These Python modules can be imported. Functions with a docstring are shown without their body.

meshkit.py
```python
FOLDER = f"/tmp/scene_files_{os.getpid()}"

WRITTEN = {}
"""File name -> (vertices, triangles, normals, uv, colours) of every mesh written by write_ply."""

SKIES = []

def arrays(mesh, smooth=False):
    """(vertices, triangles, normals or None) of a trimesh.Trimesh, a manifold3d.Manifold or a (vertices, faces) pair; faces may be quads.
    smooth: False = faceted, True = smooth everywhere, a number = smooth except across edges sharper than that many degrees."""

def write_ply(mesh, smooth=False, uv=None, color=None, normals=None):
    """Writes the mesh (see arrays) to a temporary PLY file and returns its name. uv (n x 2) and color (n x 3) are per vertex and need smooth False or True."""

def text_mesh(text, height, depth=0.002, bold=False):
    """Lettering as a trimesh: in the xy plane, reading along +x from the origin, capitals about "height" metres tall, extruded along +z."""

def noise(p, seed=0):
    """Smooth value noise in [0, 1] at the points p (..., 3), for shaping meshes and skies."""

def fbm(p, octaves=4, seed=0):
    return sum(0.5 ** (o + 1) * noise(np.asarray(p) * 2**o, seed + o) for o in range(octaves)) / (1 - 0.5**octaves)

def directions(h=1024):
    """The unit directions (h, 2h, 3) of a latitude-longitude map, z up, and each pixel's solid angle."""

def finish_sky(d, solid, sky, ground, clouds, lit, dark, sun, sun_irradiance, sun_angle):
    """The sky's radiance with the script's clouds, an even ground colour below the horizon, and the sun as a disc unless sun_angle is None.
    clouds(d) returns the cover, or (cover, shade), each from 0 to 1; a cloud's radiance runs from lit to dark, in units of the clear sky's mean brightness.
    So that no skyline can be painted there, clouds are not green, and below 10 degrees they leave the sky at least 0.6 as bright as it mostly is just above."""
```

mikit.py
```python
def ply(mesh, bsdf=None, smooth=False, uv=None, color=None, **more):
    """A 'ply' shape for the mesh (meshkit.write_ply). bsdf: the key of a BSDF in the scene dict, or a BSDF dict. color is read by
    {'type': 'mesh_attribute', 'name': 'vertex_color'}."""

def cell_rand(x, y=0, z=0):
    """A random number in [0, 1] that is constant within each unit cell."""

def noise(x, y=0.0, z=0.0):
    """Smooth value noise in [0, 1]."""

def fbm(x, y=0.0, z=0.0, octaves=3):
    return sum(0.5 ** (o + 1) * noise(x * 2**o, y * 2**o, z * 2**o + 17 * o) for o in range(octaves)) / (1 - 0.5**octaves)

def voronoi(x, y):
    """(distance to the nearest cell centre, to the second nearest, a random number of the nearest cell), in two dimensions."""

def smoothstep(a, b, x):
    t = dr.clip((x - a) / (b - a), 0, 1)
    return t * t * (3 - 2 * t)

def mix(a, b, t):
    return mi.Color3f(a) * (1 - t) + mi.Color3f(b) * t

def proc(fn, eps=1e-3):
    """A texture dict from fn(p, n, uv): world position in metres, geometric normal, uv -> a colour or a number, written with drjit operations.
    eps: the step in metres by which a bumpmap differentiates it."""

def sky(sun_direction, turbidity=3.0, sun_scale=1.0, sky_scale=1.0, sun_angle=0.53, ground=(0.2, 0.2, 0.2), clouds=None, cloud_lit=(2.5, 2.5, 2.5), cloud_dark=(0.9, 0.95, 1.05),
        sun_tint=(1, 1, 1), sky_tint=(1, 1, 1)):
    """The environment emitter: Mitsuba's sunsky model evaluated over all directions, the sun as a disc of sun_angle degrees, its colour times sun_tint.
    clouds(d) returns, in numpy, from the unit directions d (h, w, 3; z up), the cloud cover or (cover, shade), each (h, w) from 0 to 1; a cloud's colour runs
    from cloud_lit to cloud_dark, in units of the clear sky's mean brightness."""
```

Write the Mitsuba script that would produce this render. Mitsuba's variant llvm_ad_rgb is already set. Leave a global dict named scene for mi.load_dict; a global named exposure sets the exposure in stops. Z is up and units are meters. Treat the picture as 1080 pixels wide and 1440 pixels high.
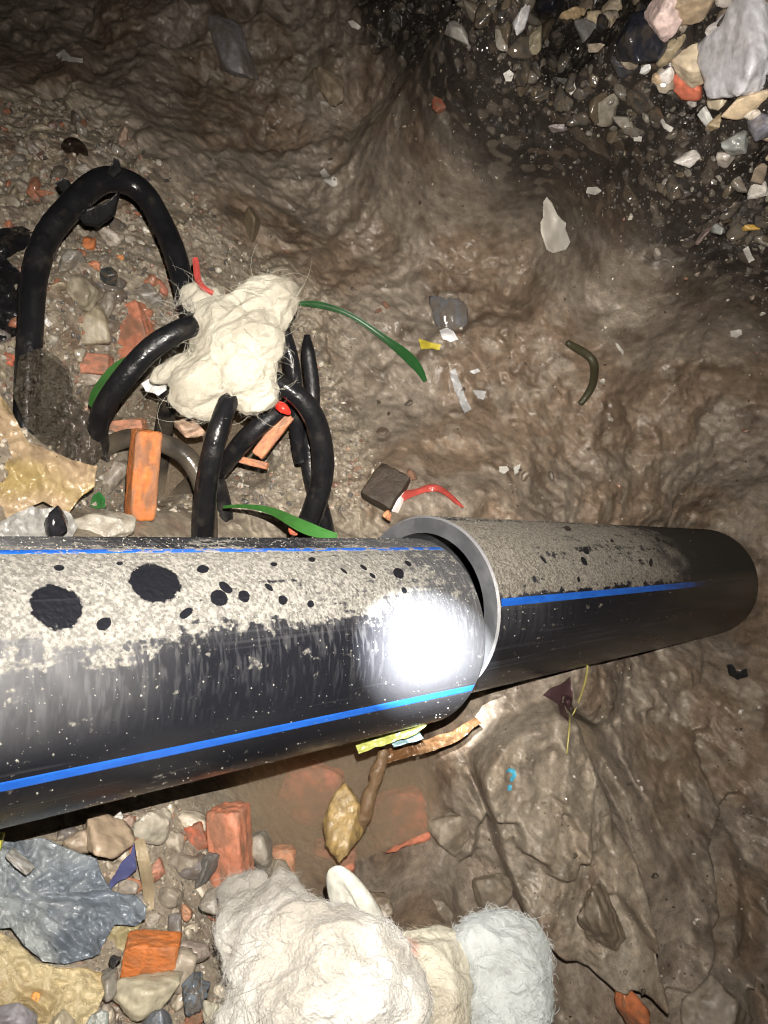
import math, numpy as np, trimesh, mitsuba as mi, drjit as dr, mikit, meshkit, manifold3d
from scipy.interpolate import RBFInterpolator, RegularGridInterpolator
from scipy.spatial import Delaunay
import shapely
from shapely.geometry import Polygon

scene, labels = {}, {}
# ------------------------------------------------------------------ camera, sky, lamps, exposure
# survey axes: x along the trench, y across it towards the far bank, z up.  E1, E2, U are those axes seen from the camera (right, down, forward)
FPX = 1107.0
U = np.array([.446, -.545, -.710]); U /= np.linalg.norm(U)
DAX = np.array([.7029, .0275, .7108])
E1 = DAX - (DAX @ U) * U; E1 /= np.linalg.norm(E1)
E2 = np.cross(U, E1)
CAM = np.array([0, 0, 1.15])
B = np.array([E1, E2, U])                     # camera coordinates -> world
def W(p): return np.asarray(p, float) @ B.T + CAM
def WV(d): return np.asarray(d, float) @ B.T
T = mi.ScalarTransform4f
def lamp(o, target, **kw):
    o, target = W(o), W(target)
    return {'type': 'spot', 'to_world': T().look_at(origin=o.tolist(), target=target.tolist(), up=[0.1, 0.2, 1]), **kw}
scene['camera'] = {'type': 'perspective', 'fov': math.degrees(2 * math.atan(540 / FPX)), 'fov_axis': 'x', 'near_clip': .02, 'far_clip': 200.0,
                   'to_world': T().look_at(origin=CAM.tolist(), target=(CAM + WV([0, 0, 1])).tolist(), up=(-WV([0, 1, 0])).tolist())}
scene['sky'] = mikit.sky((.3, .2, .4), sky_scale=.0006, sun_scale=.00002, sky_tint=(.8, .9, 1.1))     # night
scene['sky']['sampling_weight'] = .1
# the phone's flash beside the lens and the hand torch aimed at the joint of the two pipes
scene['flash'] = lamp((.012, -.05, .0), (.00, -.02, 1.0), intensity={'type': 'rgb', 'value': [4.95, 4.62, 4.2]}, cutoff_angle=52.0, beam_width=11.0)
scene['torch'] = lamp((-.03, -.09, .02), (.042, .147, .81), intensity={'type': 'rgb', 'value': [66., 67., 68.]}, cutoff_angle=5.1, beam_width=.4)
exposure = 1.3

# ------------------------------------------------------------------ helpers
def fb(p, k, o=4, seed=0): return meshkit.fbm(np.asarray(p) * k, o, seed)
def ray(u, v): return np.stack([(np.asarray(u, float) - 540) / FPX, (np.asarray(v, float) - 720) / FPX, np.ones(np.shape(u))], -1)
def srgb(*c):
    c = np.array(c, float) / 255
    return np.where(c < .04045, c / 12.92, ((c + .055) / 1.055) ** 2.4)
def tag(key, label=None, cat=None, group=None, kind=None):
    d = {}
    if label: d['label'] = label
    if cat: d['category'] = cat
    if group: d['group'] = group
    if kind: d['kind'] = kind
    labels[key] = d
def numbered(name, sep=''):
    k, i = sep + name, 0
    while k in scene or any(s.startswith(k + '__') for s in scene):
        i += 1; k = f'{sep}{name}_{i:03d}'
    return k
def put(name, mesh, bsdf, label=None, cat=None, group=None, kind=None, parent=None, color=None, smooth=True, uv=None, cam=True, weight=0.):
    key = numbered(name, parent + '__' if parent else '')
    v, f, _ = meshkit.arrays(mesh)
    if color is not None and np.ndim(color) == 1 and bsdf not in PACKED: color = np.broadcast_to(np.array(color, float), (len(v), 3))
    if bsdf in PACKED and color is not None: uv, color = pack(color, len(v), weight), None
    if cam: v = W(v)
    scene[key] = mikit.ply((v, f), bsdf, smooth=smooth, color=color, uv=uv)
    if label or kind or group: tag(key, label, cat, group, kind)
    return key
def holder(name, label, cat, group=None):
    key = numbered(name); tag(key, label, cat, group); return key

# ------------------------------------------------------------------ materials
def bump(b, fn, scale, eps=6e-4):
    return {'type': 'twosided', 'b': {'type': 'bumpmap', 'tex': mikit.proc(fn, eps), 'scale': scale, 'bsdf': b}}
def packed_col(p, n, uv):
    """uv = (the piece's own colour as one 24-bit number, weight of the mud that clings to it)"""
    k = dr.floor(uv.x + .5); r = dr.floor(k / 65536); g = dr.floor((k - r * 65536) / 256); b = k - r * 65536 - g * 256
    c = mi.Color3f(dr.square(r / 255), dr.square(g / 255), dr.square(b / 255)) * (.50 + 1.0 * mikit.fbm(p.x * 130, p.y * 130, p.z * 130, 4))
    return mikit.mix(c, (.10, .075, .05), dr.clip(uv.y, 0, 1))
def pack(base, n, w=0.):
    q = np.clip(np.round(np.sqrt(np.clip(np.broadcast_to(base, (n, 3)), 0, 1)) * 255), 3, 252)
    return np.stack([q[:, 0] * 65536 + q[:, 1] * 256 + q[:, 2], np.broadcast_to(w, (n,))], -1)
PACKED = ('stone_m', 'wet_m', 'brick_m', 'lump_m')
VC = {'type': 'mesh_attribute', 'name': 'vertex_color'}
def P(color, rough, spec=.5, **k): return {'type': 'principled', 'base_color': color, 'roughness': rough, 'specular': spec, **k}
def rgb(*c): return {'type': 'rgb', 'value': list(map(float, c))}
def f3(p, k, o=3, z=0.): return mikit.fbm(p.x * k + z, p.y * k, p.z * k + z, o)
def mud_b(p, n, uv): return f3(p, 42, 2) + .2 * mikit.noise(p.x * 260, p.y * 260, p.z * 260) * (.6 + uv.y)
def mud_c(p, n, uv):
    """wet clay: brown and grey silt, pale smears, dark stains; greyer rubble fines; black topsoil, its tint also painting the upper left falloff"""
    mid = f3(p, 26, 2, 2.)
    c = mikit.mix((.150, .110, .078), (.178, .148, .117), mikit.smoothstep(.38, .58, f3(p, 7, 2, 5.)))
    c = mikit.mix(c, (.060, .042, .028), .6 * mikit.smoothstep(.54, .72, f3(p, 18, 3, 9.)))
    c = mikit.mix(c, (.23, .195, .155), .5 * mikit.smoothstep(.54, .70, f3(p, 34, 2, 13.)))
    c = mikit.mix(c, (.215, .185, .142), .8 * uv.y * mikit.smoothstep(.25, .5, mid))
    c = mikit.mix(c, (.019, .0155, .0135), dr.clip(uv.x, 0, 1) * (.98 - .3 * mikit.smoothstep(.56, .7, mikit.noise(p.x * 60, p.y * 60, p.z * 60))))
    return c * (.62 + .76 * f3(p, 95, 2, 21.)) * (.80 + .40 * mikit.noise(p.x * 420, p.y * 420, p.z * 420))
def mud_r(p, n, uv): return .40 + .24 * mikit.smoothstep(.35, .65, f3(p, 35, 2, 1.))
def grit_b(p, n, uv): return mikit.fbm(p.x * 520, p.y * 520, p.z * 520, 3)
def wrinkle_b(p, n, uv):
    a = mikit.fbm(p.x * 60, p.y * 60, p.z * 60, 3)
    return dr.abs(a - .5) + .6 * dr.abs(mikit.fbm(p.x * 150 + 5, p.y * 150, p.z * 150, 2) - .5)
def wool_b(p, n, uv): return dr.abs(mikit.fbm(p.x * 90, p.y * 200, p.z * 90, 3) - .5) + .35 * dr.abs(mikit.fbm(p.x * 500, p.y * 160, p.z * 380, 2) - .5) + .25 * mikit.noise(p.x * 700, p.y * 700, p.z * 700)
def rub_b(p, n, uv): return mikit.fbm(p.x * 260, p.y * 260, p.z * 260, 2)
scene['mud_m'] = bump(P(mikit.proc(mud_c), mikit.proc(mud_r), .32), mud_b, .0034, 8e-4)
PK = mikit.proc(packed_col)
scene['lump_m'] = bump(P(PK, .48, .4), lambda p, n, uv: mikit.fbm(p.x * 120, p.y * 120, p.z * 120, 3), .0016)
scene['stone_m'] = bump(P(PK, .42, .5), grit_b, .0011)
scene['wet_m'] = bump(P(PK, .16, .6), grit_b, .0004)
scene['brick_m'] = bump(P(PK, .62, .4), grit_b, .0015)
scene['sheet_m'] = bump(P(VC, .5, .4), grit_b, .0011)
scene['film_m'] = bump(P(VC, .32, .5), wrinkle_b, .0035)
scene['cloth_m'] = bump(P(VC, .9, .1, sheen=.5), wool_b, .0048, 7e-4)
scene['fibre_m'] = {'type': 'twosided', 'b': P(VC, .7, .3)}
scene['rubber_m'] = bump(P(VC, mikit.proc(lambda p, n, uv: .22 + .28 * mikit.smoothstep(.35, .65, mikit.fbm(p.x * 40, p.y * 40, p.z * 40, 3))), .32), rub_b, .0006)
scene['leaf_m'] = {'type': 'twosided', 'b': P(VC, .38, .5)}
scene['clear_film_m'] = {'type': 'blendbsdf', 'weight': .42, 'a': {'type': 'thindielectric'}, 'b': bump(P(rgb(.07, .06, .045), .13, .6), wrinkle_b, .016)}
scene['water_m'] = {'type': 'thindielectric', 'int_ior': 1.33}
scene['stripe_m'] = None

# ------------------------------------------------------------------ pipes: axis and radius
R = .1125
PL, DL = np.array([-.46924862, .12535464, .45922099]), np.array([.70290196, .02745285, .71075676])
PR, DR = np.array([-.45480821, .09127984, .40046023]), np.array([.66427188, .03375619, .74672846])
def pframe(d):
    a = np.array([0, 0, -1.]) + d[2] * d; a /= np.linalg.norm(a)
    b = np.cross(d, a); b = b if b[1] < 0 else -b
    return a, b
def on_pipe(P0, d, s, ph, r):
    a, b = pframe(d); s, ph = np.asarray(s, float)[..., None], np.asarray(ph, float)[..., None]
    return P0 + s * d + r * (np.cos(ph) * a + np.sin(ph) * b)

# dirt and painted light on the pipes: uv = (metres along, radians round)
DEG = math.pi / 180
holesL = [(.238, 36.5, .017, .017), (.322, 45.5, .021, .0175), (.385, 41, .0045, .006), (.40, 36, .006, .005), (.375, 36, .008, .007), (.372, 52, .006, .004),
          (.43, 40, .0028, .004), (.44, 33, .005, .004), (.50, 57, .005, .003), (.56, 50, .003, .004), (.565, 44, .003, .0035), (.53, 48, .002, .004), (.47, 30, .004, .003), (.27, 28, .006, .004),
          (.605, 45, .008, .006), (.63, 52, .004, .004), (.30, 57, .003, .002), (.34, 30, .007, .003), (.60, 34, .004, .003), (.25, 55, .004, .003), (.45, 54, .004, .0025)]
holesR = [(1.03, 68, .016, .005), (1.01, 42, .010, .005), (.985, 33, .007, .006), (.88, 35, .004, .006), (1.12, 52, .006, .003), (.84, 22, .004, .004), (1.2, 30, .01, .004), (1.3, 55, .012, .005), (.95, 20, .004, .003), (1.4, 38, .01, .005)]
def dust_mask(uv, left):
    """0..1 cover of dried sand on the pipe"""
    s, w = uv.x, uv.y * R
    n1 = mikit.fbm(s * 90, w * 130, 3.0, 4); n2 = mikit.fbm(s * 12, w * 60, 8.0, 3); gr = mikit.noise(s * 700, w * 700, 1.0); n3 = mikit.fbm(s * 330, w * 330, 5., 2)
    deg = uv.y / DEG
    if left:
        lo = 23 + 12 * (mikit.fbm(s * 20, 2.0, 0.0, 3) - .5) + 16 * (mikit.fbm(s * 150, w * 70, 0.0, 3) - .5) + 14 * mikit.smoothstep(.50, .64, s)
        band = mikit.smoothstep(lo - 18, lo + 12, deg) * (1 - .62 * mikit.smoothstep(63, 71, deg)) * (1 - mikit.smoothstep(84, 96, deg))
        amt = band * (.97 - .42 * mikit.smoothstep(.58, .70, s) - .12 * mikit.smoothstep(.35, .5, s))
        H = holesL
    else:
        lo = 13 + 6 * (mikit.fbm(s * 90, 4.0, 0.0, 3) - .5)
        band = mikit.smoothstep(lo - 3, lo + 3, deg) * (1 - .35 * mikit.smoothstep(60, 90, deg))
        amt = band * (1 - .95 * mikit.smoothstep(1.25, 1.5, s)) * .84
        H = holesR
    q = amt * 1.15 + 1.0 * (n1 - .5) + .9 * (n2 - .5) + .55 * (n3 - .5) + .4 * (mikit.fbm(s * 7, w * 330, 6., 2) - .5)
    m = mikit.smoothstep(.40, .72, q) * (.55 + .45 * mikit.smoothstep(.2, .6, gr + .3 * amt))
    return m * clear(uv, H)
def clear(uv, H):
    s, w = uv.x, uv.y * R
    jit, far = .22 * (mikit.fbm(s * 300, w * 300, 2., 2) - .5), mi.Float(9.)
    for (hs, hd, ra, rb) in H:
        x, y = s - hs, w - hd * DEG * R
        far = dr.minimum(far, dr.sqrt(dr.square((x * .88 + y * .47) / ra) + dr.square((y * .88 - x * .47) / rb)))
    return mikit.smoothstep(.92, 1.03, far * .88 + jit)
def sheen_and_silt(uv, left):
    """painted sheen and torch brightening, with thin dried silt streaks: 0..1"""
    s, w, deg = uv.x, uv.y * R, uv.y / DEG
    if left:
        h = .42 * mikit.smoothstep(.36, .18, s) * mikit.smoothstep(-24, 14, deg) * (.55 + .9 * mikit.fbm(s * 90, w * 40, 4., 3)) + .25 * mikit.smoothstep(.50, .62, s) * mikit.smoothstep(-50, 0, deg)  # flash sheen at the left and paler torch-spot end, both painted in
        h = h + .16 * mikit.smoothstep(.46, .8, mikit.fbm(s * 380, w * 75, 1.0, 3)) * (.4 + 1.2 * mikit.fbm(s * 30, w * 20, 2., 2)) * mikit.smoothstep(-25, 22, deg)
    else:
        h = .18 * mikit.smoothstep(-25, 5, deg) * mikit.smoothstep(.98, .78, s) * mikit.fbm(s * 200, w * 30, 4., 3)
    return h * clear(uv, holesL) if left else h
def scratch(uv):
    s, w = uv.x, uv.y * R
    return mikit.smoothstep(.6, .75, mikit.fbm(s * 5, w * 420, 3.0, 3)) * mikit.smoothstep(.45, .6, mikit.fbm(s * 9, w * 60, 7., 2))
def pipe_mat(left):
    def col(p, n, uv):
        m = dust_mask(uv, left)
        tone = mikit.smoothstep(.25, .75, mikit.fbm(uv.x * 420, uv.y * R * 420, 2., 3))
        sand = mikit.mix((.10, .096, .086) if left else (.09, .082, .068), (.20, .192, .172) if left else (.19, .173, .145), tone)
        mudk = .0 if left else mikit.smoothstep(1.25, 1.5, uv.x + .2 * mikit.fbm(uv.x * 30, uv.y * 6, 1., 3))
        base = mikit.mix((.0075, .008, .0105), (.17, .17, .175), dr.minimum(1, .06 * scratch(uv) + sheen_and_silt(uv, left)))
        return mikit.mix(base, sand, m) if left else mikit.mix(mikit.mix(base, sand, m), (.018, .0155, .0135), mudk)
    def ro(p, n, uv): return .30 + .5 * mikit.smoothstep(10, 25, uv.y / DEG) * clear(uv, holesL if left else holesR)
    def bm(p, n, uv):
        return mikit.smoothstep(8, 28, uv.y / DEG) * mikit.fbm(uv.x * 330, uv.y * R * 330, 5., 2)
    return bump(P(mikit.proc(col), mikit.proc(ro), .34), bm, .0011, 5e-4)
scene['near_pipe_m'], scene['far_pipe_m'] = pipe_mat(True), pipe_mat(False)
def stripe_col(p, n, uv):
    mudk = mikit.smoothstep(1.25, 1.5, uv.x + .12 * mikit.fbm(uv.x * 30, uv.y * 20, 1., 3))
    d = mikit.smoothstep(.52, .66, mikit.fbm(uv.x * 120, uv.y * R * 260, 3., 4)) * mikit.smoothstep(40, 60, uv.y / DEG)
    return mikit.mix(mikit.mix(mikit.mix((.008, .06, .29), (.013, .09, .39), mikit.fbm(uv.x * 60, uv.y * 20, 0., 2)), (.2, .19, .17), d * .9), (.016, .014, .013), mudk)
scene['stripe_m'] = {'type': 'twosided', 'b': P(mikit.proc(stripe_col), .35, .5)}
scene['cut_m'] = bump(P(mikit.proc(lambda p, n, uv: mikit.mix((.040, .042, .046), (.072, .074, .078), mikit.smoothstep(.3, .75, mikit.fbm(p.x * 50, p.y * 50, p.z * 50, 4)))), .36, .4), lambda p, n, uv: mikit.fbm(p.x * 300, p.y * 300, p.z * 300, 3), .0004)
scene['worn_rim_m'] = bump(P(rgb(.13, .13, .135), .45, .4), grit_b, .0006)

def pipe_mesh(P0, d, s0, s1, wall=.0212, ch=.0026, na=160, ns=120):
    prof = [[(s0, R), *[(s0 + (s1 - s0) * i / ns, R) for i in range(1, ns)], (s1, R)]]
    rim = [(s1, R), (s1 + ch * .9, R - ch)]; rim0 = [(s0 - ch * .9, R - ch), (s0, R)]
    face1 = [(s1 + ch * .9, R - ch), (s1 + ch * .9, R - wall)]; face0 = [(s0 - ch * .9, R - wall), (s0 - ch * .9, R - ch)]
    bore = [(s1 + ch * .9, R - wall), (s1 - .3, R - wall), (s0 + .3, R - wall), (s0 - ch * .9, R - wall)]
    def rev(pr):
        ph = np.linspace(-math.pi, math.pi, na + 1)
        v = np.concatenate([on_pipe(P0, d, np.full(na + 1, s), ph, r) for s, r in pr])
        uv = np.concatenate([np.stack([np.full(na + 1, s), ph], -1) for s, r in pr])
        i, j = np.meshgrid(np.arange(len(pr) - 1), np.arange(na), indexing='ij'); a = (i * (na + 1) + j).ravel()
        f = np.stack([a, a + na + 1, a + na + 2, a + 1], -1)
        return v, np.vstack([f[:, [0, 1, 2]], f[:, [0, 2, 3]]]), uv
    return rev(prof[0]), [rev(x) for x in (rim, rim0, face1, face0)], rev(bore)
def joinp(parts):
    V, F, UV, n = [], [], [], 0
    for v, f, uv in parts: V.append(v); F.append(f + n); UV.append(uv); n += len(v)
    return np.vstack(V), np.vstack(F), np.vstack(UV)
def stripe(P0, d, s0, s1, deg, half, lift=.0004):
    ph = np.radians(np.linspace(deg - half, deg + half, 9)); ss = np.linspace(s0, s1, 80)
    S, Q = np.meshgrid(ss, ph, indexing='ij')
    prof = np.array([-.0006, lift, lift, lift, lift, lift, lift, lift, -.0006])
    v = on_pipe(P0, d, S, Q, R) + (on_pipe(P0, d, S, Q, 1.0) - on_pipe(P0, d, S, Q, 0.0)) * prof[None, :, None]
    i, j = np.meshgrid(np.arange(79), np.arange(8), indexing='ij'); a = (i * 9 + j).ravel()
    f = np.stack([a, a + 9, a + 10, a + 1], -1)
    return v.reshape(-1, 3), np.vstack([f[:, [0, 1, 2]], f[:, [0, 2, 3]]]), np.stack([S, Q], -1).reshape(-1, 2)
def grains(P0, d, n, s0, s1, dens, holes, seed):
    rng = np.random.default_rng(seed)
    s = rng.uniform(s0, s1, n); deg = rng.uniform(-70, 92, n)
    keep = rng.uniform(0, 1, n) < dens(s, deg)
    for hs, hd, ra, rb in holes:
        x, y = s - hs, (deg - hd) * DEG * R
        keep &= ((x * .88 + y * .47) / ra) ** 2 + ((y * .88 - x * .47) / rb) ** 2 > 1.1
    s, deg = s[keep], deg[keep]; m = len(s)
    c = on_pipe(P0, d, s, np.radians(deg), R + .0002)
    r = .00035 + .0009 * rng.uniform(0, 1, m) ** 3
    o = np.array([[1, 0, 0], [-1, 0, 0], [0, 1, 0], [0, -1, 0], [0, 0, 1], [0, 0, -1]], float)
    f = np.array([[0, 2, 4], [2, 1, 4], [1, 3, 4], [3, 0, 4], [2, 0, 5], [1, 2, 5], [3, 1, 5], [0, 3, 5]])
    v = c[:, None] + o[None] * r[:, None, None] * rng.uniform(.6, 1.3, (m, 6, 1))
    col = np.repeat(np.array([.19, .18, .16])[None] * rng.uniform(.3, 1.5, (m, 1)), 6, 0)
    return (v.reshape(-1, 3), (f[None] + 6 * np.arange(m)[:, None, None]).reshape(-1, 3)), col
ss = lambda a, b, x: (lambda t: t * t * (3 - 2 * t))(np.clip((x - a) / (b - a), 0, 1))
def build_pipe(key, P0, d, s0, s1, mat, stripes, dens, holes, seed, n):
    body, rims, bore = pipe_mesh(P0, d, s0, s1)
    v, f, uv = body
    put('wall', (v, f), mat, parent=key, uv=uv)
    for q in (2, 3): v, f, uv = rims[q]; put('cut_end', (v, f), 'cut_m', parent=key, uv=uv)
    for q in (0, 1): v, f, uv = rims[q]; put('worn_edge', (v, f), 'worn_rim_m', parent=key, uv=uv)
    v, f, uv = bore; put('bore', (v, f), 'cut_m', parent=key, uv=uv)
    for q in stripes:
        v, f, uv = stripe(P0, d, s0 + .002, s1 - .002, *q); put('stripe', (v, f), 'stripe_m', parent=key, uv=uv)
    g, col = grains(P0, d, n, max(s0, .12), s1 - .004, dens, holes, seed)
    k = put('sand_grains', g, 'stone_m', parent=key, color=col, kind='stuff')
k = holder('water_pipe', 'nearer black plastic pipe with two blue stripes, sandy top and torchlit end', 'pipe', 'black pipes lying end to end')
build_pipe(k, PL, DL, -.75, .716, 'near_pipe_m', [(66.3, 1.9), (-28, 2.7), (156, 2.2), (-118, 2.2)],
           lambda s, g: .75 * ss(16, 30, g) * (1 - ss(68, 90, g)) * (1 - .5 * ss(.55, .7, s)) + .10 * ss(-70, 20, g) + .22 * ss(.36, .16, s) * ss(-45, 10, g) + .05, holesL, 1, 9000)
k = holder('water_pipe', 'farther black plastic pipe with thick cut rim, its end sunk in the mud hole', 'pipe', 'black pipes lying end to end')
build_pipe(k, PR, DR, .757, 1.70, 'far_pipe_m', [(9.3, 2.7), (99, 2.2), (-81, 2.2)],
           lambda s, g: (1 - ss(1.15, 1.4, s)) * (.55 * ss(8, 16, g) * (1 - ss(70, 90, g)) + .25 * ss(-25, 8, g) * ss(1.0, .8, s)) * (1 - .7 * ss(1.2, 1.6, s)) + .01, holesR, 2, 9000)

# ------------------------------------------------------------------ terrain: a survey of the trench (photo-derived points), one mesh
ZW = -1.03
ctl = [(0, 0, 1.75), (270, 0, 1.7), (540, 0, 1.6), (620, 40, 1.5), (700, 10, 1.2), (760, 0, 1.06), (900, 0, .97), (1080, 0, .88), (1080, 120, .90), (960, 130, .97), (850, 60, 1.04), (1080, 215, .99), (1180, 60, .82), (1180, 260, .98),
       (700, 90, 1.36), (800, 160, 1.28), (900, 230, 1.22), (1000, 300, 1.19), (1080, 370, 1.20), (1180, 420, 1.18), (540, 150, 1.6), (300, 150, 1.65), (100, 90, 1.6), (60, 170, 1.4), (150, 200, 1.38), (0, 300, 1.2), (100, 350, 1.22),
       (200, 350, 1.28), (350, 300, 1.5), (540, 300, 1.52), (780, 320, 1.42), (1000, 450, 1.36), (1080, 500, 1.38), (700, 450, 1.42), (540, 450, 1.43), (400, 400, 1.42), (540, 600, 1.36), (480, 680, 1.27), (540, 715, 1.2),
       (700, 620, 1.38), (850, 620, 1.45), (1000, 620, 1.52), (1080, 680, 1.6), (900, 715, 1.5), (800, 722, 1.34), (680, 715, 1.22), (1082, 830, 1.60), (1010, 735, 1.68), (1000, 830, 1.74), (1075, 950, 1.48),
       (0, 450, 1.05), (100, 450, 1.15), (200, 450, 1.25), (0, 600, .95), (60, 650, .97), (130, 650, 1.08), (60, 740, .86), (160, 735, .98), (240, 600, 1.42), (240, 700, 1.42), (320, 640, 1.43), (400, 620, 1.37), (420, 720, 1.29),
       (300, 900, 1.32), (0, 900, .88), (150, 950, 1.12), (600, 900, 1.32), (800, 850, 1.40), (900, 850, 1.58), (700, 960, 1.2), (820, 935, 1.25), (950, 905, 1.5), (1040, 890, 1.6),
       (0, 1200, .79), (100, 1200, .83), (200, 1180, .87), (300, 1180, .95), (355, 1200, 1.0), (450, 1130, 1.27), (560, 1120, 1.27), (550, 1230, 1.2), (640, 1270, 1.16), (400, 1260, .98), (450, 1330, .98),
       (650, 1060, 1.13), (690, 1150, 1.13), (750, 1100, 1.16), (800, 1000, 1.24), (900, 1000, 1.38), (1000, 1000, 1.45), (1000, 1100, 1.34), (900, 1200, 1.2), (1080, 1200, 1.28), (800, 1300, 1.1), (950, 1350, 1.1),
       (1080, 1400, 1.1), (850, 1400, 1.1), (740, 1260, 1.10), (0, 1440, .66), (200, 1440, .70), (400, 1440, .76), (600, 1440, .88), (700, 1440, .98), (780, 1440, 1.06), (0, 1300, .72), (200, 1320, .78), (350, 1320, .86), (560, 1330, 1.02)]
cp = [ray(u, v) * t for u, v, t in ctl]
for e1 in (-3.5, -1.8, 0, 1.8, 3.5): cp += [e1 * E1 + 2.6 * E2 - .25 * U, e1 * E1 + 4.5 * E2 - .25 * U, e1 * E1 - 1.6 * E2 - .6 * U, e1 * E1 - 3.5 * E2 - .6 * U]
for e1, z in ((-.9, -1.0), (-2, -1.0), (-3.5, -1.0)): cp += [e1 * E1 + .3 * E2 + z * U, e1 * E1 + .9 * E2 + (z + .1) * U, e1 * E1 - .5 * E2 - .62 * U]
for e1 in (2.2, 3.5): cp += [e1 * E1 + .3 * E2 - .35 * U, e1 * E1 + 1.0 * E2 - .3 * U, e1 * E1 - .6 * E2 - .55 * U]
cp = np.array(cp)
rbf = RBFInterpolator(cp[:, :2], cp[:, 2], kernel='thin_plate_spline', smoothing=2e-4)
def axis(lo, hi, fine, far):
    g = list(np.arange(lo, hi, fine))
    for end, sgn in ((lo, -1), (hi, 1)):
        st, x, out = fine, end, []
        while abs(x - end) < far: st *= 1.12; x += sgn * st; out.append(x)
        g = out[::-1] + g if sgn < 0 else g + out
    return np.array(sorted(g))
GA, GB = axis(-.95, .88, .0026, 2.6), axis(-1.2, .72, .0026, 2.4)
A, Bv = np.meshgrid(GA, GB, indexing='ij')
flat = np.stack([A.ravel(), Bv.ravel()], -1)
cA, cB = GA[::6], GB[::6]                      # the smooth survey on a coarser grid, then resampled
ca, cb = np.meshgrid(cA, cB, indexing='ij')
from scipy.interpolate import RectBivariateSpline
H = RectBivariateSpline(cA, cB, rbf(np.stack([ca.ravel(), cb.ravel()], -1)).reshape(ca.shape), kx=1, ky=1)(GA, GB)
from scipy.ndimage import gaussian_filter
H = gaussian_filter(H, 5)
def uvpx(a, b, h): return 540 + FPX * a / h, 720 + FPX * b / h
pu, pv = uvpx(A, Bv, H)
def near_line(pts, u=None, v=None):
    u, v = (pu if u is None else u), (pv if v is None else v)
    best = np.full(u.shape, 1e9)
    for (x0, y0), (x1, y1) in zip(pts[:-1], pts[1:]):
        dx, dy = x1 - x0, y1 - y0; t = np.clip(((u - x0) * dx + (v - y0) * dy) / (dx * dx + dy * dy), 0, 1)
        best = np.minimum(best, np.hypot(u - x0 - t * dx, v - y0 - t * dy))
    return best
XYZ = np.stack([A, Bv, H * .5], -1)
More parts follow.
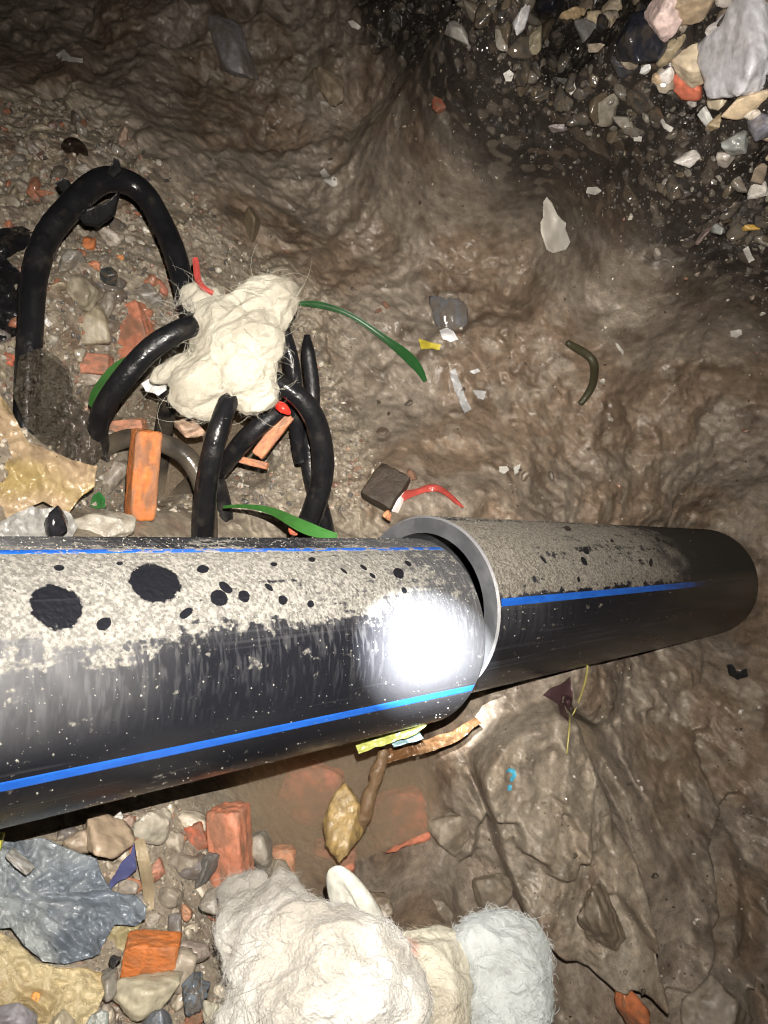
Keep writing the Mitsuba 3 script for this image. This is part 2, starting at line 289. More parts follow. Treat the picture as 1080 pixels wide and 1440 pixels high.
infr = (pu > -60) & (pu < 1140) & (pv > -60) & (pv < 1500)
# zones of the ground: left and lower-left rubble, the black topsoil seam under the gravel bank, clay
def zone(u, v, w, pts):
    m = shapely.contains_xy(Polygon(pts), u, v).astype(float)
    return m
wob = 60 * (fb(XYZ, 9, 3, 5) - .5)
zu, zv = pu + wob, pv + 60 * (fb(XYZ, 9, 3, 8) - .5)
rub = gaussian_filter(zone(zu, zv, 0, [(-400, 130), (140, 120), (190, 230), (300, 300), (470, 420), (520, 640), (540, 760), (540, 1000), (420, 1090), (360, 1200), (420, 1330), (620, 1600), (-400, 1600)]), 4)
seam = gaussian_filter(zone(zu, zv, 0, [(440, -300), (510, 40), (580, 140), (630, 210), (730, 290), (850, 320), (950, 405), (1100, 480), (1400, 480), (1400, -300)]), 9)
bankm = gaussian_filter(zone(zu, zv, 0, [(740, -300), (770, 40), (880, 110), (960, 190), (1090, 250), (1400, 250), (1400, -300)]), 4)
n1 = fb(XYZ, 9, 3, 1); n2 = fb(XYZ, 26, 3, 2); n3 = fb(XYZ, 75, 3, 3); n4 = fb(XYZ, 190, 2, 4)
Q = XYZ @ np.array([[.94, .34, 0], [-.34, .94, 0], [0, 0, 1.]]).T
st = meshkit.fbm(Q * np.array([62, 17, 30]), 4, 6)                                    # dragged, streaky clay
rid = np.abs(meshkit.fbm(XYZ * 15, 4, 9) - .5) * 2
rid2 = np.abs(meshkit.fbm(XYZ * 48, 3, 12) - .5) * 2
from scipy.spatial import cKDTree
def facets(n, seed, tilt, off, stretch=(1., 1.), blur=1.6):
    """clods with broken faces: every point takes the tilted plane of its nearest clod"""
    g = np.random.default_rng(seed); c = np.stack([g.uniform(-1.0, .95, n), g.uniform(-1.25, .8, n)], -1); sl = g.normal(size=(n, 2)) * tilt; o = g.normal(size=n) * off
    w_ = np.stack([A + .05 * (n2 - .5) + .02 * (n3 - .5), Bv + .05 * (fb(XYZ, 26, 3, 41) - .5) + .02 * (fb(XYZ, 75, 2, 42) - .5)], -1)
    _, k = cKDTree(c * stretch).query(w_ * stretch); d = w_ - c[k]
    return gaussian_filter(np.clip(o[k] + (d * sl[k]).sum(-1), -3 * off, 3 * off), blur)
bil = 1 - 2 * np.abs(fb(XYZ, 17, 3, 44) - .5); bil2 = 1 - 2 * np.abs(fb(XYZ, 42, 3, 45) - .5)
clod = facets(330, 3, .35, .007, blur=3.0); clod2 = facets(170, 4, .5, .014, (1.4, .8), 1.4)
disp = .045 * (n1 - .5) + .026 * (n2 - .5) + .022 * (bil - .7) + .010 * (bil2 - .7) + .0045 * (n3 - .5) + .0022 * (n4 - .5) + clod * (1 - ss(960, 1060, pv) * ss(600, 680, pu))
lowr = ss(960, 1060, pv) * ss(600, 680, pu)
disp = disp * (1 - .2 * lowr) + lowr * (.008 * (st - .5) + clod2 + .007 * (n3 - .5) + .003 * (n4 - .5))
block = gaussian_filter(zone(zu * .25 + pu * .75, zv * .25 + pv * .75, 0, [(668, 1075), (700, 1020), (770, 985), (805, 1000), (835, 1090), (868, 1170), (886, 1260), (893, 1330), (850, 1345), (780, 1330), (735, 1275), (700, 1190)]), 1.1)
disp += .10 * block + .5 * block * facets(260, 6, .8, .012, (1.3, .8), 1.2)
disp -= .11 * gaussian_filter(zone(zu * .3 + pu * .7, zv * .3 + pv * .7, 0, [(806, 1000), (850, 1040), (905, 1130), (945, 1240), (925, 1300), (898, 1310), (886, 1260), (868, 1170), (835, 1090)]), 2.4)
disp += .045 * gaussian_filter(zone(zu * .3 + pu * .7, zv * .3 + pv * .7, 0, [(915, 1385), (960, 1345), (1000, 1370), (1140, 1330), (1140, 1600), (930, 1600)]), 1.6)
disp += rub * (.020 * (n3 - .5) + .016 * (n2 - .5) + .010 * (n4 - .5)) + seam * (.022 * (n2 - .5) + .022 * (n3 - .5) + .008 * (n4 - .5))
disp += bankm * (.03 * (n3 - .5))
crack = near_line([(798, 985), (815, 1040), (850, 1110), (880, 1180), (896, 1260), (905, 1330), (880, 1360)])
wdt = 5 + 17 * ss(1040, 1300, pv) + 10 * (n3 - .5)
disp -= .085 * np.clip(1 - crack / (1.15 * wdt), 0, 1) * ss(1400, 1370, pv)
disp += .020 * ss(70, 20, np.hypot((pu - 850) / 1.0, (pv - 1290) / 1.7)) + .022 * ss(95, 40, np.hypot(pu - 985, (pv - 1270) / 1.3)) * ss(.0, 30, crack)
disp -= .045 * np.clip(1 - near_line([(1040, 1130), (1000, 1190), (1012, 1270), (985, 1350), (900, 1385)]) / (9 + 14 * n2), 0, 1)
disp -= .03 * ss(60, 25, np.hypot((pu - 750) / 1.2, (pv - 1370)))
disp += .02 * ss(40, 15, np.hypot((pu - 465), (pv - 120) / 1.5)) + .02 * ss(45, 15, np.hypot(pu - 715, (pv - 210)))
disp = np.where(infr | (np.abs(A) < 1.4), disp, disp * .6)
Hd = H - disp
ground_fn = RegularGridInterpolator((GA, GB), Hd, bounds_error=False, fill_value=None)
def depth(u, v):
    """distance along the line of sight at which it first meets the ground"""
    u, v = np.asarray(u, float), np.asarray(v, float); sh = u.shape; u, v = u.ravel(), v.ravel(); ts = np.arange(.5, 2.4, .012)
    gap = lambda t, i=slice(None): t - ground_fn(np.stack([(u[i] - 540) / FPX * t, (v[i] - 720) / FPX * t], -1))
    lo, hi, done = np.full(len(u), .5), np.full(len(u), 2.4), np.zeros(len(u), bool)
    for t in ts:
        i = np.flatnonzero(~done)
        if not len(i): break
        g = gap(np.full(len(i), t), i) > 0
        hi[i[g]] = t; done[i[g]] = True; lo[i[~g]] = t
    for _ in range(10):
        m = .5 * (lo + hi); g = gap(m) > 0; hi, lo = np.where(g, m, hi), np.where(g, lo, m)
    return hi.reshape(sh)
XYZd = np.stack([A, Bv, Hd], -1)
painted_falloff = gaussian_filter(zone(zu, zv, 0, [(-900, -900), (-900, 120), (120, 120), (300, 190), (480, 130), (560, 60), (560, -900)]), 16)  # dimming of the flash towards the upper left, painted as darker ground
guv = np.stack([np.clip(seam * 1.15, 0, 1) + .36 * painted_falloff, np.clip(rub + .7 * gaussian_filter(block, 5), 0, 1)], -1).reshape(-1, 2)
na, nb = len(GA), len(GB)
i, j = np.meshgrid(np.arange(na - 1), np.arange(nb - 1), indexing='ij'); q = (i * nb + j).ravel()
fq = np.vstack([np.stack([q, q + 1, q + nb + 1], -1), np.stack([q, q + nb + 1, q + nb], -1)])
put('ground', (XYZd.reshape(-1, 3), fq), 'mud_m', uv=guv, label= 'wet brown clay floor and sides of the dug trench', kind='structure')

# the muddy pool under the nearer pipe: a closed body of cloudy water
scene['murk'] = {'type': 'homogeneous', 'albedo': {'type': 'rgb', 'value': [.64, .53, .40]}, 'sigma_t': 20.0}
wx, wy = (.12, 1.10), (.05, .98)
gx, gy = np.linspace(*wx, 90), np.linspace(*wy, 80)
X, Y = np.meshgrid(gx, gy, indexing='ij')
Zt = ZW + .0012 * (meshkit.fbm(np.stack([X, Y, X * 0], -1) * 14, 3, 4) - .5)
top = np.stack([X, Y, Zt], -1).reshape(-1, 3); nx, ny = X.shape
i, j = np.meshgrid(np.arange(nx - 1), np.arange(ny - 1), indexing='ij'); q = (i * ny + j).ravel()
ft = np.vstack([np.stack([q, q + ny, q + ny + 1], -1), np.stack([q, q + ny + 1, q + 1], -1)])
loop = np.concatenate([np.arange(nx) * ny, (nx - 1) * ny + np.arange(1, ny), (np.arange(nx - 2, -1, -1)) * ny + ny - 1, np.arange(ny - 2, 0, -1)])
bot = top[loop].copy(); bot[:, 2] = ZW - .5; nt = len(top); m = len(loop); k2 = (np.arange(m) + 1) % m
side = np.vstack([np.stack([loop, nt + np.arange(m), nt + k2], -1), np.stack([loop, nt + k2, loop[k2]], -1)])
cen = np.array([[.5 * sum(wx), .5 * sum(wy), ZW - .5]])
wv = np.vstack([top, bot, cen]); wf = np.vstack([ft, side, np.stack([nt + k2, nt + np.arange(m), np.full(m, nt + m)], -1)])
put('water', (wv + CAM, wf), 'water_m', 'cloudy brown puddle in the trench under the nearer pipe', kind='structure', cam=False, smooth=False)
scene['water']['interior'] = {'type': 'ref', 'id': 'murk'}

# ------------------------------------------------------------------ shape makers
ICO = {s: trimesh.creation.icosphere(s) for s in (1, 2, 3, 4)}
def rock(seed, n=13, sub=3, k=16, rough=.07, planes=None, freq=3.0):
    rng = np.random.default_rng(seed); d = np.array(ICO[sub].vertices)
    nn = rng.normal(size=(n, 3)); nn /= np.linalg.norm(nn, axis=1)[:, None]; dd = rng.uniform(.70, 1.0, n)
    if planes == 'box':
        nn = np.vstack([np.eye(3), -np.eye(3), nn]); dd = np.r_[np.ones(6), dd * .35 + 1.12]
    q = np.maximum(d @ nn.T / dd, 1e-3)
    r = (q ** k).sum(1) ** (-1 / k)
    v = d * np.minimum(r, 1.9)[:, None]
    v = v * (1 + rough * 2 * (meshkit.fbm(v * freq + seed % 91, 3, seed % 50) - .5))[:, None]
    return v, np.array(ICO[sub].faces)
def mott(v, base, var=.35, seed=0, k=3.0, stain=None, amt=.5):
    base = np.asarray(base, float)
    c = base * (1 + var * 2 * (meshkit.fbm(v * k + seed % 37, 4, seed % 41) - .5))[:, None]
    if stain is not None:
        t = amt * ss(.45, .62, meshkit.fbm(v * k * .7 + 11 + seed % 17, 4, seed % 29))
        c = c * (1 - t[:, None]) + np.asarray(stain) * t[:, None]
    return np.clip(c, .003, .92)
def rotm(rot, tx=0, ty=0):
    a, b, c = np.radians([rot, tx, ty])
    Rz = np.array([[math.cos(a), -math.sin(a), 0], [math.sin(a), math.cos(a), 0], [0, 0, 1]])
    Rx = np.array([[1, 0, 0], [0, math.cos(b), -math.sin(b)], [0, math.sin(b), math.cos(b)]])
    Ry = np.array([[math.cos(c), 0, math.sin(c)], [0, 1, 0], [-math.sin(c), 0, math.cos(c)]])
    return Rz @ Rx @ Ry
MUD = (.10, .075, .05)
SEED = [100]
def stone(name, u, v, rx, ry, color, label=None, cat=None, rot=0, flat=.7, lift=.35, mat='stone_m', tilt=(0, 0), t=None, group=None, sub=3, planes=None, n=13, k=16, rough=.11, var=.3, stain=MUD, amt=.62, seed=None, parent=None):
    SEED[0] += 1; seed = SEED[0] if seed is None else seed
    t = float(depth(u, v)) if t is None else t
    px = t / FPX; rz = flat * .5 * (rx + ry)
    vv, f = rock(seed, n, sub, k, rough, planes)
    if planes != 'box':
        w = vv @ rotm(rot).T
    ext = np.abs(vv[:, :2]).max(0) if planes != 'box' else np.array([1., 1.])
    w8 = amt * ss(.42, .62, meshkit.fbm(vv * 2.1 + 11 + seed % 17, 4, seed % 29))
    p = (vv / np.r_[ext, 1.]) * np.array([rx, ry, rz]) * px
    p = p @ rotm(rot, *tilt).T + ray(u, v) * (t - lift * rz * px)
    return put(name, (p, f), mat, label, cat, group, parent=parent, color=color, weight=w8)
def spline(pts, n):
    pts = np.asarray(pts, float); k = len(pts)
    from scipy.interpolate import CubicSpline, PchipInterpolator
    s = np.r_[0, np.cumsum(np.linalg.norm(np.diff(pts[:, :3], axis=0), axis=1))]
    x = np.linspace(0, s[-1], n)
    return np.stack([(CubicSpline(s, pts[:, q]) if k > 2 and q < 3 else PchipInterpolator(s, pts[:, q]))(x) for q in range(pts.shape[1])], -1)
def tube(path, rad, sides=20, cap=True, rough=0, seed=0, ring=0):
    p = np.asarray(path); n = len(p); rad = np.broadcast_to(rad, (n,)).astype(float)
    tg = np.gradient(p, axis=0); tg /= np.linalg.norm(tg, axis=1)[:, None]
    a = np.cross(tg[0], [.3, .5, .8]); a /= np.linalg.norm(a); fr = []
    for q in range(n):
        a = a - (a @ tg[q]) * tg[q]; a /= np.linalg.norm(a); fr.append(a)
    a = np.array(fr); b = np.cross(tg, a); an = np.arange(sides) * 2 * math.pi / sides
    o = np.cos(an)[None, :, None] * a[:, None] + np.sin(an)[None, :, None] * b[:, None]
    v = p[:, None] + rad[:, None, None] * o
    if rough: v = v + o * (rough * 2 * (meshkit.fbm(v * 60, 3, seed) - .5))[..., None]
    i, j = np.meshgrid(np.arange(n - 1), np.arange(sides), indexing='ij'); j2 = (j + 1) % sides
    f = np.vstack([np.stack([i * sides + j, i * sides + j2, (i + 1) * sides + j2], -1).reshape(-1, 3), np.stack([i * sides + j, (i + 1) * sides + j2, (i + 1) * sides + j], -1).reshape(-1, 3)])
    v = v.reshape(-1, 3)
    if cap:
        m0, m1 = len(v), len(v) + 1; v = np.vstack([v, p[0] - tg[0] * rad[0] * .35, p[-1] + tg[-1] * rad[-1] * .35]); jj = np.arange(sides); j2 = (jj + 1) % sides
        f = np.vstack([f, np.stack([np.full(sides, m0), j2, jj], -1), np.stack([np.full(sides, m1), (n - 1) * sides + jj, (n - 1) * sides + j2], -1)])
    return v, f
VCM = {'stone_m': 'sheet_m', 'wet_m': 'film_m', 'brick_m': 'sheet_m', 'lump_m': 'sheet_m'}
def cable(pts, label, color=(.0075, .0075, .0085), name='cable', cat='cable', group='black cables by the rag', mat='rubber_m', n=70, sides=22, rough=.0003, parent=None, mudded=0., kinks=0, ends=True):
    """pts: (u, v, t, radius in pixels)"""
    q = np.array(pts, float)
    w = np.column_stack([ray(q[:, 0], q[:, 1]) * q[:, 2:3], q[:, 3] * .88 * q[:, 2] / FPX])
    s = spline(w, n); SEED[0] += 1
    rad = s[:, 3].copy()
    if kinks: rad *= 1 + kinks * np.maximum(0, np.sin(np.arange(n) * 1.9)) ** 3 * ss(.1, .3, np.linspace(0, 1, n)) * ss(.65, .45, np.linspace(0, 1, n))
    v, f = tube(s[:, :3], rad, sides, True, rough, SEED[0])
    c = mott(v, color, .3, SEED[0], 30, (.13, .105, .075), .0 if not mudded else 0)
    dm = np.clip(mudded * 1.3 - .15 + .9 * (meshkit.fbm(v * 45, 4, SEED[0]) - .5), 0, 1) if mudded else .10 * ss(.60, .72, meshkit.fbm(v * 70, 4, 77))
    c = c * (1 - dm[:, None]) + np.array([.13, .105, .075]) * dm[:, None]
    return put(name, (v, f), VCM.get(mat, mat), label, cat, group, parent=parent, color=c)
def wire(pts, label, color, name, cat, mat='leaf_m', group=None, n=40, sides=8, parent=None):
    return cable(pts, label, color, name, cat, group, mat, n, sides, 0.0003, parent)
def patch(name, poly, color, label=None, cat=None, mat='film_m', step=4, lift=6, amp=6, freq=.03, thick=.0012, t=None, edge=.6, seed=None, group=None, parent=None, var=.3, stain=None, amt=.5, ridged=True, bulge=0, kfreq=40, kind=None, wob=2., rays=None):
    """a crumpled sheet: outline in pixels of the place where it lies, laid on the ground (or between given depths), thickness in metres"""
    SEED[0] += 1; seed = SEED[0] if seed is None else seed; rng = np.random.default_rng(seed)
    pg = Polygon(poly).buffer(0); ring = np.array(pg.exterior.segmentize(step).coords)[:-1]
    if len(poly) > 4 or wob > 2: ring = ring + wob * 2 * (np.stack([meshkit.fbm(np.c_[ring * .07, ring[:, :1] * 0], 3, seed), meshkit.fbm(np.c_[ring * .07, ring[:, :1] * 0 + 9], 3, seed)], -1) - .5)
    pg = Polygon(ring).buffer(0)
    if pg.geom_type != 'Polygon': pg = max(pg.geoms, key=lambda g: g.area)
    ring = np.array(pg.exterior.coords)[:-1]
    x0, y0, x1, y1 = pg.bounds
    gx, gy = np.meshgrid(np.arange(x0, x1, step), np.arange(y0, y1, step)); g = np.stack([gx.ravel(), gy.ravel()], -1) + rng.uniform(-.25, .25, (gx.size, 2)) * step
    g = g[shapely.contains_xy(pg.buffer(-.45 * step), g[:, 0], g[:, 1])]
    p2 = np.vstack([ring, g]); tri = Delaunay(p2).simplices; cc = p2[tri].mean(1); tri = tri[shapely.contains_xy(pg, cc[:, 0], cc[:, 1])]
    e1_, e2_ = p2[tri[:, 1]] - p2[tri[:, 0]], p2[tri[:, 2]] - p2[tri[:, 0]]
    ar = e1_[:, 0] * e2_[:, 1] - e1_[:, 1] * e2_[:, 0]; tri = tri[np.abs(ar) > 1e-3]; ar = ar[np.abs(ar) > 1e-3]; tri[ar > 0] = tri[ar > 0][:, ::-1]
    z3 = np.c_[p2 * freq, np.zeros(len(p2))]
    hgt = (1 - 2.2 * np.abs(meshkit.fbm(z3, 4, seed) - .5) * 2) if ridged else 2 * (meshkit.fbm(z3, 4, seed) - .5)
    if rays:                                                          # folds running out from where the sheet is gathered
        an = np.arctan2(p2[:, 1] - rays[1], p2[:, 0] - rays[0]); rr = np.hypot(p2[:, 1] - rays[1], p2[:, 0] - rays[0])
        hgt = hgt + rays[2] / amp * (1 - 4 * np.abs(meshkit.fbm(np.c_[np.cos(an) * rays[3], np.sin(an) * rays[3], rr * .006], 3, seed + 1) - .5)) * ss(5, 60, rr)
    dist = shapely.distance(pg.exterior, shapely.points(p2)); e = ss(0, max(6 * step, 1), dist); e = edge + (1 - edge) * e
    hgt = lift * e + amp * hgt + bulge * ss(0, 1, dist / max(dist.max(), 1e-6))
    tt = (depth(p2[:, 0], p2[:, 1]) if t is None else t(p2[:, 0], p2[:, 1]) if callable(t) else np.full(len(p2), float(t)))
    if t is None and len(p2) > 30:                                    # a sheet bridges the small dips of the ground
        for _ in range(2):
            nb_ = np.zeros(len(p2)); w_ = np.zeros(len(p2))
            for a_, b_ in ((0, 1), (1, 2), (2, 0)):
                np.add.at(nb_, tri[:, a_], tt[tri[:, b_]]); np.add.at(w_, tri[:, a_], 1); np.add.at(nb_, tri[:, b_], tt[tri[:, a_]]); np.add.at(w_, tri[:, b_], 1)
            tt = np.minimum(tt, .3 * tt + .7 * nb_ / np.maximum(w_, 1))
    tt = tt - hgt * tt / FPX
    v = ray(p2[:, 0], p2[:, 1]) * tt[:, None]; n = len(v)
    back = v + np.array([0, 0, 1.]) * thick; m = len(ring); kk = (np.arange(m) + 1) % m
    rim = np.vstack([np.stack([np.arange(m), kk, n + kk], -1), np.stack([np.arange(m), n + kk, n + np.arange(m)], -1)])
    V, F = np.vstack([v, back]), np.vstack([tri, tri[:, ::-1] + n, rim])
    c = mott(V, color, var, seed, kfreq, stain, amt)
    return put(name, (V, F), VCM.get(mat, mat), label, cat, group, kind, parent, color=c)
def strip(name, pts, color, label, cat, mat='leaf_m', group=None, fold=.35, twist=0, n=40, parent=None, lift=5, thick=.0006):
    """a blade or ribbon: (u, v, half width in pixels[, t])"""
    q = np.array([p if len(p) > 3 else (*p, float(depth(p[0], p[1]))) for p in pts], float)
    w = np.column_stack([ray(q[:, 0], q[:, 1]) * (q[:, 3:4] - lift * q[:, 3:4] / FPX), q[:, 2] * q[:, 3] / FPX]); s = spline(w, n)
    tg = np.gradient(s[:, :3], axis=0); tg /= np.linalg.norm(tg, axis=1)[:, None]
    ad = np.cross(tg, s[:, :3] / np.linalg.norm(s[:, :3], axis=1)[:, None]); ad /= np.linalg.norm(ad, axis=1)[:, None]
    nd = np.cross(ad, tg); a = np.linspace(0, twist, n)[:, None]; ad, nd = ad * np.cos(a) + nd * np.sin(a), nd * np.cos(a) - ad * np.sin(a)
    X = np.array([-1, -.5, 0, .5, 1]); v = s[:, None, :3] + ad[:, None] * (X[None, :, None] * s[:, 3][:, None, None]) + nd[:, None] * ((np.abs(X)[None, :, None] - .5) * fold * s[:, 3][:, None, None])
    v = v.reshape(-1, 3); i, j = np.meshgrid(np.arange(n - 1), np.arange(4), indexing='ij'); k = (i * 5 + j).ravel()
    f = np.vstack([np.stack([k, k + 1, k + 6], -1), np.stack([k, k + 6, k + 5], -1)]); m = len(v)
    v2 = v + np.repeat(nd, 5, 0) * thick; lp = np.r_[np.arange(0, 5), np.arange(9, 5 * n, 5), np.arange(5 * n - 2, 5 * n - 6, -1), np.arange(5 * (n - 2), 0, -5)]; k2 = np.roll(lp, -1)
    F = np.vstack([f, f[:, ::-1] + m, np.stack([lp, k2, k2 + m], -1), np.stack([lp, k2 + m, lp + m], -1)]); SEED[0] += 1
    return put(name, (np.vstack([v, v2]), F), VCM.get(mat, mat), label, cat, group, parent=parent, color=mott(np.vstack([v, v2]), color, .35, SEED[0], 60))
def blob(balls, seed, ref=.0035, lump=.006, fold=.006, smooth=25, soft=.011, grain=(14, 48, 30)):
    """one lumpy body from balls (u, v, t, rx, ry, rz, rot) in pixels"""
    M = None
    for u, v, t, rx, ry, rz, rot in balls:
        p = np.array(ICO[3].vertices) * np.array([rx, ry, rz]) * t / FPX @ rotm(rot).T + ray(u, v) * t
        b = manifold3d.Manifold(manifold3d.Mesh(np.asarray(p, np.float32), np.asarray(ICO[3].faces, np.uint32))); M = b if M is None else M + b
    m = M.refine_to_length(ref).to_mesh(); v = np.array(m.vert_properties[:, :3], float)
    def field(x):
        out = 0
        for u, w, t, rx, ry, rz, rot in balls:
            r = np.array([rx, ry, rz]) * t / FPX; q = np.linalg.norm((x - ray(u, w) * t) @ rotm(rot) / r, axis=1)
            out = out + np.exp(-(q - 1) * r.min() / soft)
        return -soft * np.log(np.maximum(out, 1e-30))
    for _ in range(5):                                                # slide the seams of the balls out to one smooth skin
        f0 = field(v); g = np.stack([field(v + e) - f0 for e in np.eye(3) * 1e-4], -1) / 1e-4
        v = v - np.clip(f0, -.01, .01)[:, None] * g / np.maximum((g * g).sum(1), .2)[:, None]
    tm = trimesh.Trimesh(v, m.tri_verts, process=False)
    trimesh.smoothing.filter_taubin(tm, lamb=.5, nu=.52, iterations=smooth)
    v, n = np.array(tm.vertices), np.array(tm.vertex_normals)
    r = np.abs(meshkit.fbm(v @ rotm(35).T * np.array(grain), 4, seed) - .5) * 2
    v = v + n * (lump * 2 * (meshkit.fbm(v * 24, 3, seed + 3) - .5) + fold * (.3 - r) + .0022 * (meshkit.fbm(v * 150, 2, seed + 5) - .5))[:, None]
    return trimesh.Trimesh(v, tm.faces, process=False)
def fibres(tm, n, seed, length=.02, rad=.00022, out=.35, keep=None):
    rng = np.random.default_rng(seed); fi = rng.choice(len(tm.faces), n, p=tm.area_faces / tm.area_faces.sum())
    tri = np.array(tm.vertices)[tm.faces[fi]]; bc = rng.dirichlet((1, 1, 1), n); p = (tri * bc[..., None]).sum(1); nn = np.array(tm.face_normals)[fi]
    if keep is not None:
        kp = keep(p); p, nn = p[kp], nn[kp]; n = len(p)
    d = rng.normal(size=(n, 3)); d -= (d * nn).sum(1)[:, None] * nn; d /= np.linalg.norm(d, axis=1)[:, None]
    e = np.cross(nn, d); L = length * rng.uniform(.4, 1.5, n); cu = rng.normal(size=n) * 1.2; up = np.abs(rng.normal(size=n)) * out
    S = np.linspace(0, 1, 6); pts = p[:, None] + (d[:, None] * S[None, :, None] + e[:, None] * (cu[:, None] * S ** 2 * .5)[..., None] + nn[:, None] * (up[:, None] * np.sin(S * 2.2) * .6)[..., None]) * L[:, None, None] + nn[:, None] * .0004
    tg = np.gradient(pts, axis=1); tg /= np.linalg.norm(tg, axis=2)[..., None]; a = np.cross(tg, [.31, .52, .79]); a /= np.linalg.norm(a, axis=2)[..., None]; b = np.cross(tg, a)
    rr = rad * np.array([1, 1, 1, .9, .7, .3])[None, :, None] * rng.uniform(.6, 1.4, (n, 1, 1))
    V = np.stack([pts + rr * (math.cos(q) * a + math.sin(q) * b) for q in (0, 2.1, 4.2)], 2)      # n, 6, 3, 3
    i, j = np.meshgrid(np.arange(5), np.arange(3), indexing='ij'); j2 = (j + 1) % 3; i, j, j2 = i.ravel(), j.ravel(), j2.ravel()
    f = np.vstack([np.stack([i * 3 + j, i * 3 + j2, (i + 1) * 3 + j2], -1), np.stack([i * 3 + j, (i + 1) * 3 + j2, (i + 1) * 3 + j], -1)])
    return (V.reshape(-1, 3), (f[None] + 18 * np.arange(n)[:, None, None]).reshape(-1, 3)), np.repeat(p, 18, 0)
#PART2
# ------------------------------------------------------------------ colours
BRICK, ORANGE, PINKB = (.30, .095, .045), (.40, .125, .033), (.40, .17, .11)
CREAM, GREY, TAN, WHITE, BLACK, PALE = (.58, .53, .42), (.22, .21, .19), (.42, .33, .22), (.72, .70, .66), (.02, .021, .023), (.50, .46, .38)
BLUEG = (.13, .15, .18)
# ------------------------------------------------------------------ cables and the cloth that binds them
cable([(36, 640, 1.00, 20), (38, 560, 1.0, 20), (42, 480, 1.0, 20), (47, 400, 1.02, 20.5), (68, 330, 1.05, 21), (108, 282, 1.08, 21), (155, 252, 1.11, 20), (190, 262, 1.13, 19), (222, 303, 1.13, 18), (247, 360, 1.10, 18), (262, 415, 1.08, 17), (285, 470, 1.08, 16)],
      'thick black cable arched in a tall loop at the left, wrinkled on its left limb', n=130, sides=28, kinks=.035, name='cable')
for pl in ([(78, 258), (88, 250), (96, 253), (106, 268), (92, 275)], [(152, 245), (160, 222), (167, 224), (172, 240), (160, 252)], [(104, 300), (150, 285), (168, 268), (160, 300), (138, 318), (120, 316)]):
    patch('tape_flap', pl, (.012, .012, .012), parent='cable', mat='rubber_m', t=lambda u, v: 1.09 + 0 * u, lift=0, amp=3, thick=.004, step=3)
cable([(325, 450, 1.09, 15), (290, 452, 1.05, 17), (258, 463, 1.0, 18), (222, 483, .99, 18.5), (184, 520, .99, 18.5), (153, 562, 1.0, 18), (138, 608, 1.06, 16), (140, 660, 1.16, 15)], 'black cable bending down to the left from the rag, over a green blade', mudded=.0)
cable([(118, 655, 1.13, 15), (150, 628, 1.12, 15), (185, 616, 1.11, 15), (225, 622, 1.10, 15.5), (262, 642, 1.10, 16), (284, 680, 1.11, 16), (292, 730, 1.13, 16), (294, 800, 1.16, 16)], 'half muddy black cable curving over the puddle behind the upright orange brick', mudded=.42)
cable([(330, 525, 1.08, 13), (322, 562, 1.01, 16), (306, 608, 1.0, 17), (295, 655, 1.01, 17.5), (288, 705, 1.04, 18), (285, 765, 1.09, 18)], 'glossy black cable hanging straight down from under the rag', name='cable')
cable([(398, 575, 1.12, 12), (374, 592, 1.11, 15), (345, 618, 1.12, 16), (322, 646, 1.15, 14), (300, 672, 1.2, 12)], 'short black cable end slanting below the rag beside the orange plastic piece')
cable([(355, 520, 1.09, 12), (388, 536, 1.03, 15), (428, 566, 1.04, 17), (449, 610, 1.07, 18), (454, 660, 1.10, 18), (443, 710, 1.13, 18), (424, 765, 1.17, 18)], 'outer black cable bowed to the right of the rag', sides=26)
cable([(398, 462, 1.13, 9), (406, 490, 1.13, 12), (413, 530, 1.14, 13), (417, 590, 1.17, 12), (425, 650, 1.2, 12)], 'black cable running straight down behind the right edge of the rag')
cable([(432, 472, 1.17, 5), (434, 500, 1.17, 11), (439, 540, 1.18, 12), (437, 600, 1.19, 12.5), (436, 650, 1.2, 14), (448, 705, 1.21, 14), (460, 765, 1.23, 14)], 'black cable with a pointed top end standing right of the rag')
cable([(245, 520, 1.15, 12), (238, 560, 1.19, 14), (230, 610, 1.25, 15), (222, 665, 1.29, 15), (212, 730, 1.33, 15)], 'dim black cable dipping into the puddle left of the rag', mudded=.25)
cable([(292, 660, 1.24, 14), (262, 690, 1.28, 16), (238, 720, 1.31, 17), (214, 770, 1.33, 17)], 'dim cable lying slantwise in the puddle near the pipe', mudded=.45)
cable([(300, 660, 1.18, 12), (310, 700, 1.2, 15), (318, 770, 1.24, 15)], 'dim black cable half hidden behind the hanging glossy one', mudded=.2)
rag = blob([(330, 470, 1.03, 56, 54, 42, 0), (372, 428, 1.04, 36, 36, 30, 0), (395, 415, 1.05, 18, 20, 20, 0), (348, 515, 1.02, 36, 44, 36, 0), (290, 535, 1.02, 38, 40, 30, 20), (276, 562, 1.02, 28, 26, 24, 0), (248, 520, 1.05, 38, 10, 12, -24), (285, 425, 1.07, 34, 20, 14, 25),
            (360, 552, 1.02, 25, 26, 22, 0), (352, 480, 1.01, 42, 36, 38, 0)], 31, .0032, .012, .017, soft=.007, grain=(12, 46, 26))
def cloth_col(v, base, seed, dirt=(.19, .155, .11), amt=.55): return mott(v, base, .14, seed, 25, dirt, amt)
k = holder('rag', 'cream cotton rag knotted round the black cables', 'rag')
put('cloth', rag, 'cloth_m', parent=k, color=cloth_col(np.array(rag.vertices), (.42, .395, .325), 3, amt=.35))
fm, rp = fibres(rag, 3500, 5, .009, .00014, .14)
put('thread', fm, 'fibre_m', parent=k, color=cloth_col(rp, (.40, .37, .30), 4, amt=.2), kind='stuff')
fm, rp = fibres(rag, 260, 19, .032, .00022, .5)
put('thread', fm, 'fibre_m', parent=k, color=mott(rp, (.42, .40, .33), .2, 3), kind='stuff')
